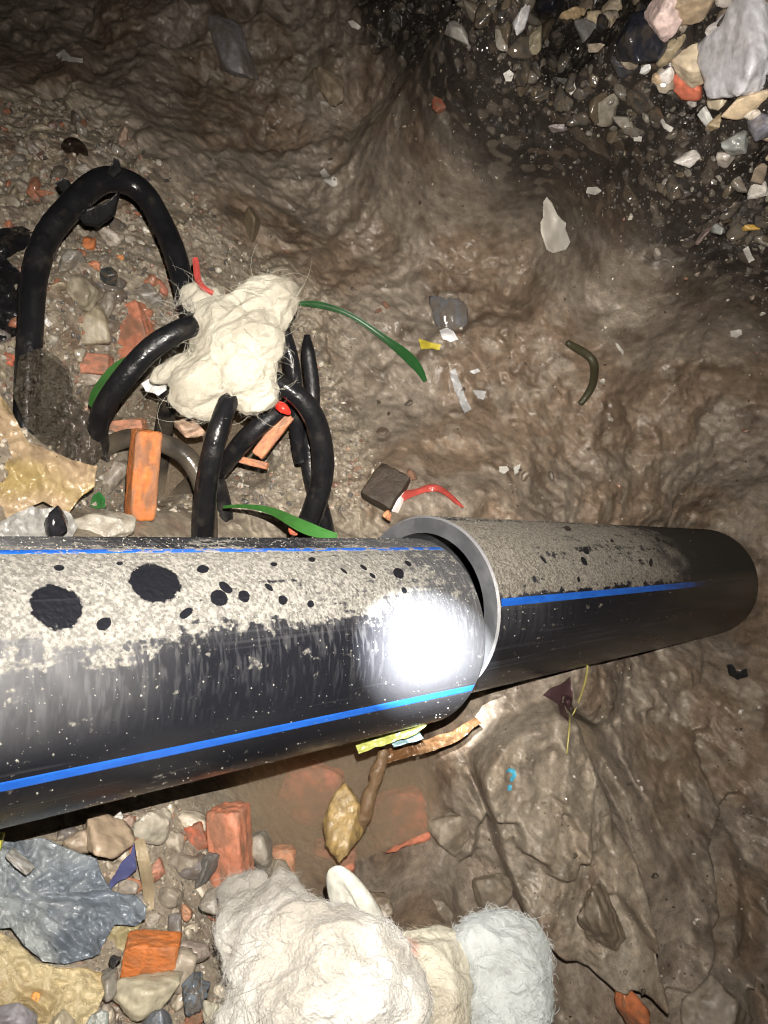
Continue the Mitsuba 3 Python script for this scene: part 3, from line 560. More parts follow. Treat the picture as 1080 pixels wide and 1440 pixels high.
fm, rp = fibres(trimesh.creation.icosphere(2, radius=.02).apply_transform(trimesh.transformations.translation_matrix(ray(262, 448) * 1.035)), 70, 15, .035, .0003, .5)
put('thread', fm, 'fibre_m', parent=k, color=mott(rp, (.38, .365, .33), .2, 3), kind='stuff')
strip('red_rope', [(274, 362, 4, 1.06), (277, 385, 4.5, 1.05), (284, 402, 4, 1.04), (300, 412, 3, 1.04)], (.36, .055, .045), 'short red rope end sticking up at the top left of the cream rag', 'rope', mat='brick_m', fold=.9)
strip('red_band', [(388, 568, 6, 1.06), (398, 574, 7, 1.05), (408, 582, 3, 1.06)], (.6, .03, .02), 'small glossy red band under the rag at the bowed cable', 'band', mat='wet_m', fold=.8)
SH = dict(planes='box', k=34, rough=.055, sub=4)
stone('plastic_piece', 384, 612, 9, 36, (.40, .15, .07), 'long orange plastic strip slanting below the rag', 'plastic', rot=38, t=1.12, flat=.25, mat='brick_m', **SH)
stone('plastic_piece', 357, 651, 20, 5, (.40, .15, .07), 'small flat orange plastic bit at the foot of the orange strip', 'plastic', rot=14, t=1.17, flat=.5, mat='brick_m', **SH)
# green blades
strip('grass_blade', [(418, 427, 2.5), (445, 428, 4.5), (490, 442, 3.5), (540, 475, 4.5), (575, 503, 7), (598, 536, 2.5)], (.012, .062, .014), 'long green grass blade lying on the mud right of the rag', 'grass blade', lift=20)
strip('grass_blade', [(314, 713, 2, 1.10), (345, 712, 3, 1.06), (390, 722, 6, 1.0), (430, 742, 9, .95), (474, 754, 4, .93)], (.03, .11, .022), 'bright green grass blade lying against the upper edge of the nearer pipe', 'grass blade')
strip('grass_blade', [(128, 572, 4, 1.07), (140, 555, 12, 1.06), (160, 530, 13, 1.05), (185, 505, 6, 1.04)], (.02, .07, .014), 'wide green blade under the left bending cable', 'grass blade')
patch('green_leaf', [(126, 712), (130, 697), (140, 692), (148, 700), (149, 713), (136, 716)], (.03, .17, .04), 'torn scrap of green leaf beside the grey stone by the pipe', 'leaf', mat='leaf_m', step=3, lift=14, amp=2)
# ------------------------------------------------------------------ bricks and stones at the left
stone('brick_piece', 201, 668, 18, 62, ORANGE, 'upright orange brick piece standing in the puddle among the cables', 'brick', rot=7, tilt=(8, -30), t=1.05, flat=.5, mat='brick_m', amt=.6, **SH)
stone('brick_piece', 186, 470, 28, 38, (.34, .13, .075), 'flat red brick piece beside the left bending cable', 'brick', rot=-16, flat=.4, lift=.5, mat='brick_m', tilt=(0, 18), **SH)
stone('brick_piece', 128, 513, 29, 14, (.34, .14, .085), 'low red brick piece left of the bending cable', 'brick', rot=4, flat=.7, mat='brick_m', **SH)
stone('brick_piece', 176, 602, 28, 10, (.34, .15, .09), 'thin red brick piece at the puddle edge under the bending cable', 'brick', rot=-8, t=1.2, flat=.8, mat='brick_m', **SH)
stone('brick_piece', 265, 602, 24, 15, (.42, .28, .2), 'pinkish stone under the lower edge of the cream rag', 'stone', rot=8, t=1.12)
stone('brick_piece', 126, 344, 10, 15, (.42, .13, .04), 'orange brick chip inside the cable loop, upper of two', 'brick', mat='brick_m')
stone('brick_piece', 134, 373, 9, 8, (.5, .2, .1), 'small pale orange brick chip inside the cable loop, beside the black lump', 'brick', mat='brick_m')
stone('brick_piece', 168, 362, 6, 7, (.55, .22, .08), 'tiny orange chip inside the cable loop, right of the black lump', 'brick', mat='brick_m')
stone('brick_piece', 232, 408, 9, 16, (.36, .13, .09), 'narrow red brick chip beside the right limb of the cable loop', 'brick', rot=-12, mat='brick_m')
stone('brick_piece', 11, 505, 12, 10, (.42, .11, .06), 'red brick chip at the left edge beside the thick cable', 'brick', mat='brick_m')
stone('brick_piece', 413, 745, 8, 9, (.5, .1, .05), 'red chip against the pipe beside the bright green blade', 'brick', mat='brick_m', t=1.02)
stone('black_lump', 152, 385, 16, 16, (.03, .034, .036), 'black tar lump inside the cable loop', 'lump', mat='wet_m', lift=.6, rough=.2)
stone('round_pebble', 105, 213, 17, 17, (.014, .009, .007), 'round dark glossy pebble above the cable loop', 'pebble', mat='wet_m', n=3, k=5, rough=.02, amt=.1, lift=.7)
stone('striped_stone', 160, 335, 30, 15, (.30, .26, .21), 'long grey striped stone inside the cable loop', 'stone', rot=26, mat='stone_m')
for u, v, a, b, r, c, l in [(207, 412, 24, 22, 10, GREY, 'rounded grey concrete lump in the cable loop near its right limb'), (112, 412, 26, 30, -10, (.27, .24, .18), 'large buff stone in the cable loop beside the thick left limb'), (133, 458, 25, 36, 0, (.26, .225, .16), 'tall buff stone left of the flat red brick piece'),
                            (150, 425, 20, 24, 30, (.25, .23, .19), 'grey buff stone in the middle of the cable loop'), (66, 452, 5, 9, 0, WHITE, 'white pebble touching the thick cable'), (128, 530, 24, 14, -12, (.30, .26, .21), 'lumpy grey stone below the low red brick piece'),
                            (160, 668, 18, 34, 22, (.24, .21, .18), 'grey slab leaning left of the upright orange brick'), (28, 598, 9, 6, 30, WHITE, 'white chip on the yellow sheet at the left edge'), (95, 372, 22, 20, 0, (.16, .15, .13), 'dark grey stone inside the loop near the thick limb'),
                            (24, 176, 13, 9, 20, (.24, .2, .17), 'angular pale stone at the upper left above the cable loop'), (46, 208, 15, 10, 50, (.22, .19, .17), 'angular grey stone left of the round dark pebble'), (28, 226, 16, 9, -20, (.17, .16, .14), 'flat dark grey stone at the left edge above the loop'),
                            (72, 178, 11, 9, 0, (.15, .10, .09), 'reddish dark stone above the round pebble'), (60, 248, 5, 10, 30, (.4, .36, .3), 'pale sliver above the thick cable'), (15, 285, 20, 16, 10, (.25, .22, .17), 'buff stone at the left edge beside the loop'), (172, 195, 10, 20, 0, (.28, .2, .15), 'upright buff stone above the top of the cable loop'),
                            (204, 324, 7, 7, 0, (.6, .57, .5), 'white pebble against the right limb of the loop'), (236, 510, 12, 14, 0, GREY, 'grey stone under the left tail of the rag'), (150, 610, 13, 9, 0, (.3, .27, .22), 'small grey stone in the puddle edge below the green blade')]:
    stone('stone', u, v, a, b, c, l, 'stone', rot=r)
patch('silver_film', [(198, 540), (215, 528), (236, 527), (234, 548), (222, 556), (205, 550)], (.55, .54, .53), 'crumpled silver-white film under the left tail of the rag', 'film', t=1.1, lift=0, amp=5, freq=.08, step=3)
patch('black_sheet', [(-60, 318), (0, 322), (30, 318), (52, 328), (34, 350), (8, 362), (30, 385), (34, 420), (22, 470), (0, 482), (-60, 490)], (.009, .009, .01), 'black glossy plastic sheet at the left edge behind the thick cable', 'plastic sheet', mat='film_m', lift=8, amp=12, freq=.045)
patch('clear_film', [(26, 500), (60, 488), (80, 500), (98, 520), (104, 555), (128, 585), (142, 620), (136, 652), (100, 645), (66, 628), (36, 600), (20, 560)], (.1, .1, .1), 'clear wrinkled plastic film wrapped round the foot of the thick cable', 'plastic film', mat='clear_film_m', t=lambda u, v: .955 + .0012 * (u - 30), lift=0, amp=14, freq=.035, step=3, thick=.0008)
patch('dirty_film', [(56, 575), (100, 560), (132, 595), (146, 640), (120, 662), (88, 650), (60, 618)], (.055, .045, .035), 'dark muddy film bunched at the foot of the thick cable', 'plastic film', t=lambda u, v: 1.0 + .0008 * (u - 50), lift=2, amp=16, freq=.05, step=3)
patch('yellow_sheet', [(-60, 545), (0, 556), (16, 575), (26, 600), (40, 622), (66, 632), (100, 646), (136, 656), (132, 684), (112, 700), (96, 722), (60, 705), (42, 712), (16, 740), (-60, 735)], (.27, .20, .085), 'crumpled yellow plastic sheet above the pipe at the left edge', 'plastic sheet', lift=8, amp=12, freq=.035, rays=(20, 600, 10, 4), stain=(.34, .25, .17), amt=.75, kfreq=14, step=3.5, t=lambda u, v: .955 + .0005 * u - .00035 * (v - 600))
patch('grey_sheet', [(-60, 752), (-10, 738), (22, 722), (46, 712), (60, 716), (78, 712), (100, 722), (108, 742), (100, 758), (-60, 762)], (.24, .235, .22), 'pale grey plastic scrap on the upper side of the nearer pipe', 'plastic sheet', t=lambda u, v: .80 + .0007 * u, lift=4, amp=9, freq=.05, step=3)
stone('black_bottle_neck', 85, 735, 15, 24, (.012, .012, .014), 'glossy black rounded plastic bit poking from the grey scrap by the pipe', 'plastic', t=.84, mat='wet_m', n=4, k=5, rough=.02, amt=0, flat=.9)
stone('stone', 160, 738, 52, 28, (.26, .24, .195), 'broad pale slab of stone against the upper edge of the nearer pipe', 'stone', rot=6, t=.95, flat=.5, k=24, amt=.4, sub=4)
stone('wood_block', 543, 686, 24, 27, (.030, .021, .014), 'dark brown squared block lying above the pipe joint', 'block', rot=34, flat=.5, lift=.6, amt=.0, mat='brick_m', tilt=(-14, 16), **SH)
strip('red_ribbon', [(552, 712, 3), (565, 698, 7), (588, 690, 5), (610, 684, 7), (626, 690, 6), (640, 702, 6), (652, 713, 2)], (.30, .05, .04), 'wrinkled red ribbon lying just above the cut rim of the farther pipe', 'ribbon', mat='film_m', lift=9, fold=.7, twist=1.3)
strip('clear_scrap', [(552, 718, 8), (560, 704, 7), (566, 690, 3)], (.5, .44, .42), 'pinkish white film scrap at the left end of the red ribbon', 'film', mat='film_m', lift=9, fold=.7)
stone('brick_piece', 546, 724, 8, 9, (.5, .2, .09), 'orange chip beside the cut rim below the dark block', 'brick', t=1.12, mat='brick_m')
# ------------------------------------------------------------------ things on the clay
patch('white_chip', [(764, 283), (769, 277), (776, 285), (783, 301), (790, 309), (796, 313), (795, 322), (802, 340), (796, 351), (778, 356), (768, 350), (761, 326), (760, 312), (764, 306)], (.55, .53, .48), 'large white pointed chip standing out on the clay', 'chip', mat='stone_m', step=2.5, lift=6, amp=2, ridged=False, edge=.2, bulge=3, stain=(.4, .36, .3), amt=.3, wob=1)
for i, (pl, l) in enumerate([([(79, 77), (90, 70), (100, 80), (117, 82), (116, 88), (98, 87), (84, 83)], 'white flake on the dark upper clay, upper left'), ([(449, 242), (456, 236), (464, 247), (473, 250), (474, 260), (466, 262), (456, 255)], 'white flake on the clay right of the cable loop'),
                             ([(702, 656), (712, 655), (716, 661), (709, 667), (701, 663)], 'white flake above the farther pipe, left of two'), ([(722, 657), (732, 652), (730, 663), (724, 668)], 'white flake above the farther pipe, right of two'), ([(1027, 465), (1043, 464), (1044, 471), (1036, 475), (1028, 472)], 'white flake on the clay near the right edge'),
                             ([(866, 482), (870, 484), (877, 495), (876, 499), (870, 493)], 'thin white sliver right of the curved twig'), ([(826, 263), (840, 262), (846, 268), (838, 274), (824, 271)], 'white flake in the black soil below the gravel'), ([(707, 103), (716, 97), (723, 104), (720, 114), (712, 114)], 'grey white flake in the black soil, left of two'),
                             ([(752, 98), (760, 93), (763, 104), (757, 111), (752, 108)], 'pale pink flake in the black soil, right of two'), ([(781, 108), (800, 112), (806, 106), (810, 125), (803, 134), (790, 122)], 'beige flake on the stony edge of the bank'), ([(489, 30), (497, 28), (508, 38), (504, 42), (494, 38)], 'white flake at the top edge of the clay'),
                             ([(928, 160), (936, 173), (948, 180), (944, 187), (934, 180), (928, 170)], 'white flake under the red gravel stone'), ([(1045, 350), (1052, 346), (1058, 360), (1062, 366), (1054, 370), (1048, 358)], 'white flake at the right edge below the gravel'), ([(890, 190), (903, 192), (902, 199), (892, 198)], 'small white flake among the shards of the bank')]):
    patch('white_flake', pl, (.50, .48, .44), l, 'flake', mat='stone_m', step=3, lift=5, amp=1.5, ridged=False, edge=.3, bulge=2, wob=1.5)
stone('grey_stone', 632, 448, 29, 32, (.10, .10, .105), 'dark grey stone lying on the clay with a white chip on it', 'stone', flat=.5, mat='wet_m', amt=.6, stain=(.22, .19, .16))
stone('stone', 628, 425, 16, 15, (.2, .17, .14), 'buff stone tip above the dark grey stone', 'stone', flat=.6, lift=.9)
patch('white_chip', [(617, 464), (628, 462), (638, 467), (645, 478), (634, 482), (622, 477)], (.55, .55, .56), 'white chip on the lower side of the dark grey stone', 'chip', mat='stone_m', step=3, lift=18, amp=1, edge=.6)
patch('yellow_chip', [(589, 476), (598, 478), (610, 482), (620, 484), (618, 492), (606, 489), (592, 490)], (.45, .37, .04), 'bright yellow chip beside the dark grey stone', 'chip', mat='stone_m', step=3, lift=8, amp=3, edge=.4)
wire([(797, 481, float(depth(797, 481)) - .01, 5), (815, 492, float(depth(815, 492)) - .015, 6.5), (832, 505, float(depth(832, 505)) - .018, 7), (836, 525, float(depth(836, 525)) - .018, 6.5), (830, 548, float(depth(830, 548)) - .012, 6.5), (816, 568, float(depth(816, 568)) - .006, 5)], 'curved dark twig lying on the clay', (.035, .032, .016), 'twig', 'twig', mat='stone_m')
patch('silver_foil', [(632, 522), (642, 518), (648, 540), (656, 560), (662, 575), (654, 582), (646, 566), (638, 548)], (.30, .30, .30), 'crinkled silver foil strip on the clay below the dark grey stone', 'foil', step=3, lift=7, amp=6, freq=.1)
patch('silver_foil', [(660, 522), (672, 518), (676, 522), (666, 526)], (.5, .5, .5), 'small silver flake right of the foil strip', 'foil', step=3, lift=5, amp=1)
patch('foil', [(664, 548), (684, 550), (680, 562), (672, 560)], (.35, .35, .35), 'small grey foil scrap on the clay', 'foil', step=3, lift=6, amp=4)
stone('wood_stub', 357, 318, 14, 30, (.11, .09, .055), 'brown wood stub stuck in the clay right of the cable loop', 'wood', rot=12, flat=.9, n=4, k=8, rough=.05)
stone('top_stone', 325, 68, 26, 56, (.17, .16, .165), 'pale grey pointed stone in the dark clay at the top', 'stone', rot=-28, flat=.35, n=9, k=22, lift=.8)
stone('clay_lump', 465, 118, 22, 36, (.20, .16, .115), 'pale clay lump standing out at the top of the slope', 'clay lump', rot=-20, flat=.4, rough=.2, mat='lump_m')
stone('pebble', 538, 609, 11, 9, (.075, .055, .045), 'small dark brown pebble above the wood block', 'pebble')
stone('pebble', 619, 148, 15, 13, (.16, .045, .025), 'dull red brick pebble in the dark clay below the gravel', 'brick', flat=.4, lift=.7, mat='brick_m')
patch('blue_shred', [(711, 1086), (716, 1080), (724, 1082), (727, 1090), (722, 1098), (718, 1100), (717, 1095), (721, 1090), (718, 1086)], (.05, .24, .34), 'tiny light blue hooked shred on the clay below the farther pipe', 'plastic shred', mat='leaf_m', step=2, lift=5, amp=1, wob=.3)
patch('blue_shred', [(714, 1104), (720, 1104), (719, 1112), (714, 1112)], (.05, .24, .34), 'blue dot of plastic just under the hooked blue shred', 'plastic shred', mat='leaf_m', step=2, lift=5, amp=1, wob=.3)
patch('purple_leaf', [(764, 978), (776, 968), (790, 962), (802, 952), (806, 978), (802, 996), (798, 1014), (788, 1004), (784, 990)], (.045, .024, .026), 'dark purple brown leaf under the farther pipe', 'leaf', mat='leaf_m', step=3, lift=7, amp=3)
wire([(826, 936, 1.2, 1.8), (822, 962, float(depth(822, 962)) - .035, 1.5), (808, 1000, float(depth(808, 1000)) - .035, 1.3), (800, 1030, float(depth(800, 1030)) - .03, 1.4), (797, 1060, float(depth(797, 1060)) - .02, 1)], 'thin yellow straw hanging from the farther pipe over the crack', (.30, .26, .08), 'straw', 'straw')
stone('brick_piece', 884, 1412, 24, 42, (.36, .12, .05), 'wet orange brick shard at the bottom edge below the crack', 'brick', rot=-24, flat=.5, mat='wet_m', t=float(depth(884, 1405)) - .045, k=30, n=6, tilt=(0, 25))
stone('mud_chunk', 1000, 1428, 62, 58, (.17, .145, .115), 'grey clay chunk with a smooth cut face at the bottom right corner', 'clay chunk', rot=28, flat=.6, n=9, k=26, rough=.10, mat='lump_m', sub=4, lift=.2)
stone('mud_chunk', 846, 1295, 34, 66, (.14, .115, .085), 'long torn clay chunk standing beside the crack', 'clay chunk', rot=-16, flat=.5, n=10, k=12, rough=.25, mat='lump_m', sub=4, lift=.25)
patch('black_scrap', [(1023, 936), (1032, 934), (1036, 944), (1050, 940), (1052, 950), (1038, 956), (1026, 950)], (.012, .012, .012), 'black scrap on the clay near the right edge', 'scrap', mat='film_m', step=3, lift=6, amp=4)
# ------------------------------------------------------------------ under the nearer pipe: yellow bag, root, stones in the water
patch('yellow_bag', [(500, 1048), (530, 1030), (560, 1015), (596, 1006), (600, 1020), (580, 1034), (545, 1046), (505, 1060)], (.28, .30, .08), 'yellow green plastic scrap wedged under the end of the nearer pipe', 'plastic', t=lambda u, v: .93 + 0 * u, lift=0, amp=4, freq=.05, step=3)
patch('blue_scrap', [(548, 1044), (568, 1034), (590, 1030), (596, 1038), (574, 1046), (556, 1050)], (.15, .25, .28), 'pale blue plastic scrap under the end of the nearer pipe', 'plastic', t=lambda u, v: .955 + 0 * u, lift=0, amp=3, step=3)
patch('bark_strip', [(536, 1056), (560, 1050), (600, 1040), (636, 1028), (668, 1008), (676, 1016), (650, 1038), (610, 1056), (570, 1066), (545, 1074)], (.10, .05, .022), 'rusty brown strip of bark below the pipe joint', 'bark', t=lambda u, v: 1.04 + .0002 * (u - 530), lift=3, amp=10, freq=.07, step=3, stain=(.17, .10, .05), amt=.7)
cable([(540, 1056, 1.03, 8), (532, 1082, 1.02, 10), (524, 1108, 1.02, 11), (514, 1138, 1.02, 12), (504, 1165, 1.03, 9)], 'shaggy brown root hanging from the bark strip to the yellow stone', (.12, .075, .04), 'root', 'root', None, 'stone_m', rough=.006)
stone('yellow_stone', 490, 1160, 36, 52, (.27, .185, .075), 'yellow pointed stone hanging at the root over the puddle', 'stone', rot=16, t=1.03, flat=.5, n=8, k=26, rough=.12, sub=4, amt=.3, stain=(.2, .12, .05))
tw = lambda u, v, d: float((ZW + d) / (ray(u, v) @ U))
for u, v, a, b, r, d, c, l in [(436, 1112, 40, 40, 20, -.065, (.50, .17, .10), 'red brick drowned in the puddle, left of the yellow stone'), (560, 1150, 40, 38, -15, -.07, (.48, .17, .10), 'red brick drowned in the puddle, right of the yellow stone'), (470, 1205, 30, 20, 10, -.05, (.45, .17, .10), 'red brick drowned in the puddle under the yellow stone'),
                               (395, 1215, 20, 24, 0, -.02, (.42, .2, .11), 'brownish brick piece drowned at the left shore of the puddle')]:
    stone('brick_piece', u, v, a, b, c, l, 'brick', rot=r, t=tw(u, v, d), lift=0, flat=.5, mat='brick_m', planes='box', k=9, rough=.15)
for u, v, a, d, c, l in [(420, 1270, 26, -.01, (.30, .25, .18), 'buff stone at the puddle shore behind the white pad'), (640, 1170, 40, -.01, (.26, .22, .17), 'large grey stone drowned at the right shore of the puddle'), (540, 1280, 26, -.015, (.24, .2, .15), 'grey stone drowned near the white pad'), (610, 1290, 28, -.015, (.22, .19, .15), 'grey stone drowned above the fleece ball'), (690, 1255, 34, 0, (.2, .17, .13), 'muddy stone at the right shore above the fleece ball')]:
    stone('stone', u, v, a, a * .85, c, l, 'stone', t=tw(u, v, d), lift=0, flat=.6)
# ------------------------------------------------------------------ lower left rubble
patch('grey_bag', [(-60, 1190), (-20, 1182), (20, 1184), (58, 1178), (100, 1196), (136, 1208), (142, 1230), (158, 1254), (192, 1262), (206, 1276), (204, 1292), (190, 1302), (160, 1300), (150, 1318), (140, 1342), (118, 1350), (90, 1356), (60, 1352), (34, 1330), (16, 1305), (-60, 1310)], (.115, .135, .16), 'crumpled blue grey plastic bag on the rubble at the lower left', 'plastic bag', lift=9, amp=13, freq=.028, rays=(16, 1262, 13, 4.5), step=2.4, thick=.0012, stain=(.30, .32, .31), amt=.8, kfreq=9, t=lambda u, v: .728 + .00025 * u - .0004 * (v - 1250))
stone('straw_piece', 28, 1212, 3.5, 20, (.3, .3, .28), 'white stick lying on the blue grey bag', 'stick', rot=-48, t=.715, flat=.9, k=30, planes='box', n=2, sub=3)
stone('yellow_plastic', -2, 1186, 9, 16, (.62, .60, .08), 'yellow plastic edge at the left edge under the pipe', 'plastic', t=.72, mat='wet_m')
patch('blue_shard', [(150, 1250), (158, 1232), (170, 1212), (182, 1202), (188, 1184), (190, 1212), (192, 1222), (178, 1234), (166, 1240), (156, 1250)], (.055, .06, .14), 'violet blue plastic shard beside the blue grey bag', 'plastic', mat='leaf_m', t=lambda u, v: .785 + 0 * u, lift=0, amp=3, step=3)
stone('brick_piece', 212, 1353, 36, 36, ORANGE, 'square bright orange brick block at the lower left', 'brick', rot=9, t=.735, flat=.55, mat='brick_m', tilt=(6, -8), stain=(.48, .22, .10), amt=.3, **SH)
stone('brick_piece', 324, 1188, 24, 52, (.36, .14, .08), 'tall orange brick piece below the nearer pipe', 'brick', rot=-4, t=.92, flat=.6, mat='brick_m', amt=.5, tilt=(0, 14), **SH)
stone('brick_piece', 278, 1175, 13, 18, (.30, .085, .045), 'small red brick piece left of the tall orange one', 'brick', rot=-20, t=.93, mat='brick_m', planes='box', k=16)
stone('brick_piece', 184, 1246, 24, 15, (.32, .13, .07), 'flat orange brick piece under the violet shard', 'brick', rot=8, t=.81, mat='brick_m')
stone('brick_piece', 221, 1226, 13, 22, (.36, .16, .105), 'upright pinkish orange brick chip right of the violet shard', 'brick', rot=8, t=.84, mat='brick_m')
stone('brick_piece', 263, 1286, 9, 17, (.36, .19, .115), 'narrow orange brick chip left of the dirty wool', 'brick', t=.82, mat='brick_m')
stone('brick_piece', 48, 1408, 10, 12, (.55, .25, .06), 'small orange chip in the pale foam at the bottom left', 'brick', rot=40, t=.665, mat='brick_m')
for u, v, a, b, r, c, l, t in [(148, 1186, 36, 32, 20, (.45, .35, .24), 'large wet tan stone right of the blue grey bag', .80), (106, 1186, 22, 17, 0, (.40, .32, .23), 'smaller tan stone between the bag and the large tan stone', .79), (180, 1166, 17, 22, 10, (.40, .29, .23), 'pinkish stone under the nearer pipe', .86), (222, 1161, 31, 26, 8, (.47, .43, .35), 'pale rough concrete lump under the nearer pipe', .87),
                               (168, 1152, 9, 9, 0, WHITE, 'white pebble on top of the tan stones', .82), (160, 1232, 14, 12, 0, (.4, .32, .23), 'tan pebble left of the violet shard', .80), (262, 1215, 26, 22, 0, (.30, .26, .21), 'grey stone between the orange bricks', .88), (286, 1225, 16, 26, 20, (.16, .155, .15), 'dark grey stone left of the tall orange brick', .88),
                               (300, 1268, 30, 26, 0, (.30, .27, .22), 'grey muddy stone above the dirty wool', .84), (240, 1262, 18, 18, 0, (.32, .28, .22), 'grey stone above the square orange brick', .83), (368, 1192, 26, 30, 0, (.30, .27, .22), 'grey stone right of the tall orange brick', .96), (345, 1240, 22, 24, 0, (.36, .32, .25), 'buff stone below the tall orange brick', .90),
                               (396, 1228, 22, 20, 0, (.26, .22, .17), 'brown stone at the puddle shore', .95), (156, 1380, 20, 24, 20, (.30, .28, .24), 'glassy grey stone left of the square orange brick', .695), (200, 1402, 50, 34, -6, (.60, .55, .40), 'flat pale cream slab below the square orange brick', .695), (250, 1372, 22, 40, 15, (.42, .36, .28), 'buff stone right of the square orange brick', .74),
                               (270, 1340, 24, 18, 0, (.36, .3, .26), 'pinkish grey stone above the dark slag lump', .77), (222, 1440, 26, 22, 0, (.13, .15, .17), 'blue grey slag at the bottom edge', .67), (20, 1430, 34, 26, 10, (.34, .33, .36), 'lilac grey stone at the bottom left corner', .62), (86, 1440, 26, 20, 0, (.55, .49, .34), 'pale yellow stone at the bottom edge', .64),
                               (134, 1438, 20, 18, 0, (.30, .33, .3), 'greenish grey stone at the bottom edge', .66), (300, 1425, 26, 20, -15, (.60, .57, .44), 'cream stone at the bottom edge left of the white wool', .70), (160, 1350, 12, 10, 0, (.03, .03, .035), 'black chip left of the square orange brick', .70), (330, 1345, 24, 50, 8, (.33, .27, .19), 'tall brownish stone left of the white wool', .80), (205, 1300, 20, 16, 0, (.34, .30, .24), 'buff stone between the bag tip and the orange block', .80)]:
    stone('stone', u, v, a, b, np.array(c) * .68, l, 'stone', rot=r, t=t, rough=.12, amt=.3)
stone('slag_lump', 270, 1395, 24, 30, (.10, .12, .14), 'dark blue grey slag lump right of the square orange brick', 'slag', rot=20, t=.715, rough=.3, mat='wet_m', sub=4)
patch('pale_foam', [(-60, 1318), (0, 1312), (24, 1325), (50, 1352), (80, 1362), (120, 1362), (150, 1372), (146, 1400), (130, 1440), (90, 1480), (-60, 1480)], (.40, .335, .20), 'pale yellow crumpled foam sheet at the bottom left corner', 'foam', lift=4, amp=16, freq=.03, step=3, stain=(.26, .19, .09), amt=.7, kfreq=22, mat='stone_m', t=lambda u, v: .664 + .0002 * u - .0003 * (v - 1380))
patch('pale_foam', [(150, 1302), (176, 1290), (198, 1300), (186, 1322), (172, 1345), (152, 1352), (146, 1330)], (.26, .22, .12), 'yellowish foam scrap between the blue grey bag and the orange block', 'foam', lift=2, amp=8, freq=.05, step=3, mat='stone_m', t=lambda u, v: .755 + 0 * u)
strip('paper_strip', [(196, 1180, 7, .80), (202, 1210, 8, .79), (208, 1245, 8, .80), (210, 1280, 6, .80)], (.22, .175, .11), 'long tan strip of paper hanging among the bricks', 'paper', mat='stone_m')
# wool
wool = blob([(430, 1370, .66, 95, 90, 55, 0), (380, 1310, .70, 60, 60, 44, 0), (470, 1420, .63, 95, 80, 60, 0), (415, 1318, .70, 55, 30, 30, 20), (505, 1378, .66, 55, 50, 40, 0), (380, 1460, .64, 70, 60, 50, 0), (345, 1265, .76, 40, 34, 26, 0), (540, 1440, .64, 50, 70, 50, 0)], 51, .003, .016, .020, soft=.009, grain=(11, 34, 20))
k = holder('white_wool', 'big white wad of insulation wool at the bottom', 'wool')
wv_ = np.array(wool.vertices); pvx = 540 + FPX * wv_[:, 0] / wv_[:, 2]; pvy = 720 + FPX * wv_[:, 1] / wv_[:, 2]
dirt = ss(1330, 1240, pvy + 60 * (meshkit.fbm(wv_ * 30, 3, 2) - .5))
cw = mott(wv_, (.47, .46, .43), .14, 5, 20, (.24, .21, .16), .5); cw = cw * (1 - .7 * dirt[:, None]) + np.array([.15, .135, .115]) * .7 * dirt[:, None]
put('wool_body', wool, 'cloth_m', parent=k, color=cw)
fm, rp = fibres(wool, 8000, 7, .008, .00012, .22)
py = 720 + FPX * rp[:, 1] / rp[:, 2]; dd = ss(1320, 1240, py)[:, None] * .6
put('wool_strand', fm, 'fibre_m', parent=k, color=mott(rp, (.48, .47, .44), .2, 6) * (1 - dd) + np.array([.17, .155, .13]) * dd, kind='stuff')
fm, rp = fibres(wool, 1500, 17, .022, .00013, .25, lambda p: 540 + FPX * p[:, 0] / p[:, 2] < 395)
put('wool_strand', fm, 'fibre_m', parent=k, color=mott(rp, (.27, .25, .215), .3, 6), kind='stuff')
wool2 = blob([(600, 1375, .70, 52, 48, 40, 0), (615, 1345, .72, 38, 34, 30, 0), (590, 1430, .67, 60, 60, 48, 0), (566, 1345, .71, 24, 22, 20, 0)], 52, .003, .012, .013, soft=.008, grain=(20, 30, 30))
k = holder('cream_wool', 'cream lumpy wool wad with a pink patch between the white wool and the fleece ball', 'wool')
v_ = np.array(wool2.vertices); c_ = mott(v_, (.40, .38, .31), .15, 8, 25, (.25, .20, .15), .4)
pk = ss(.022, .008, np.linalg.norm(v_ - ray(566, 1336) * .69, axis=1))[:, None] * .8; put('wool_body', wool2, 'cloth_m', parent=k, color=c_ * (1 - pk) + np.array([.36, .14, .115]) * pk)
fm, rp = fibres(wool2, 2000, 9, .008, .00014, .12); put('wool_strand', fm, 'fibre_m', parent=k, color=mott(rp, (.32, .30, .235), .15, 6), kind='stuff')
wool3 = blob([(700, 1378, .72, 52, 56, 46, 0), (710, 1350, .73, 40, 38, 34, 0), (690, 1440, .70, 62, 50, 46, 0), (732, 1400, .715, 26, 30, 26, 0), (668, 1345, .72, 24, 26, 24, 0), (722, 1330, .735, 22, 18, 20, 0)], 53, .003, .014, .010, grain=(40, 30, 40))
k = holder('fleece_ball', 'bluish white fleece ball at the right end of the wool', 'fleece')
v_ = np.array(wool3.vertices); put('wool_body', wool3, 'cloth_m', parent=k, color=mott(v_, (.34, .36, .355), .22, 9, 40, (.18, .19, .18), .5))
fm, rp = fibres(wool3, 2600, 11, .008, .00022, .35); put('wool_strand', fm, 'fibre_m', parent=k, color=mott(rp, (.42, .45, .445), .3, 6), kind='stuff')
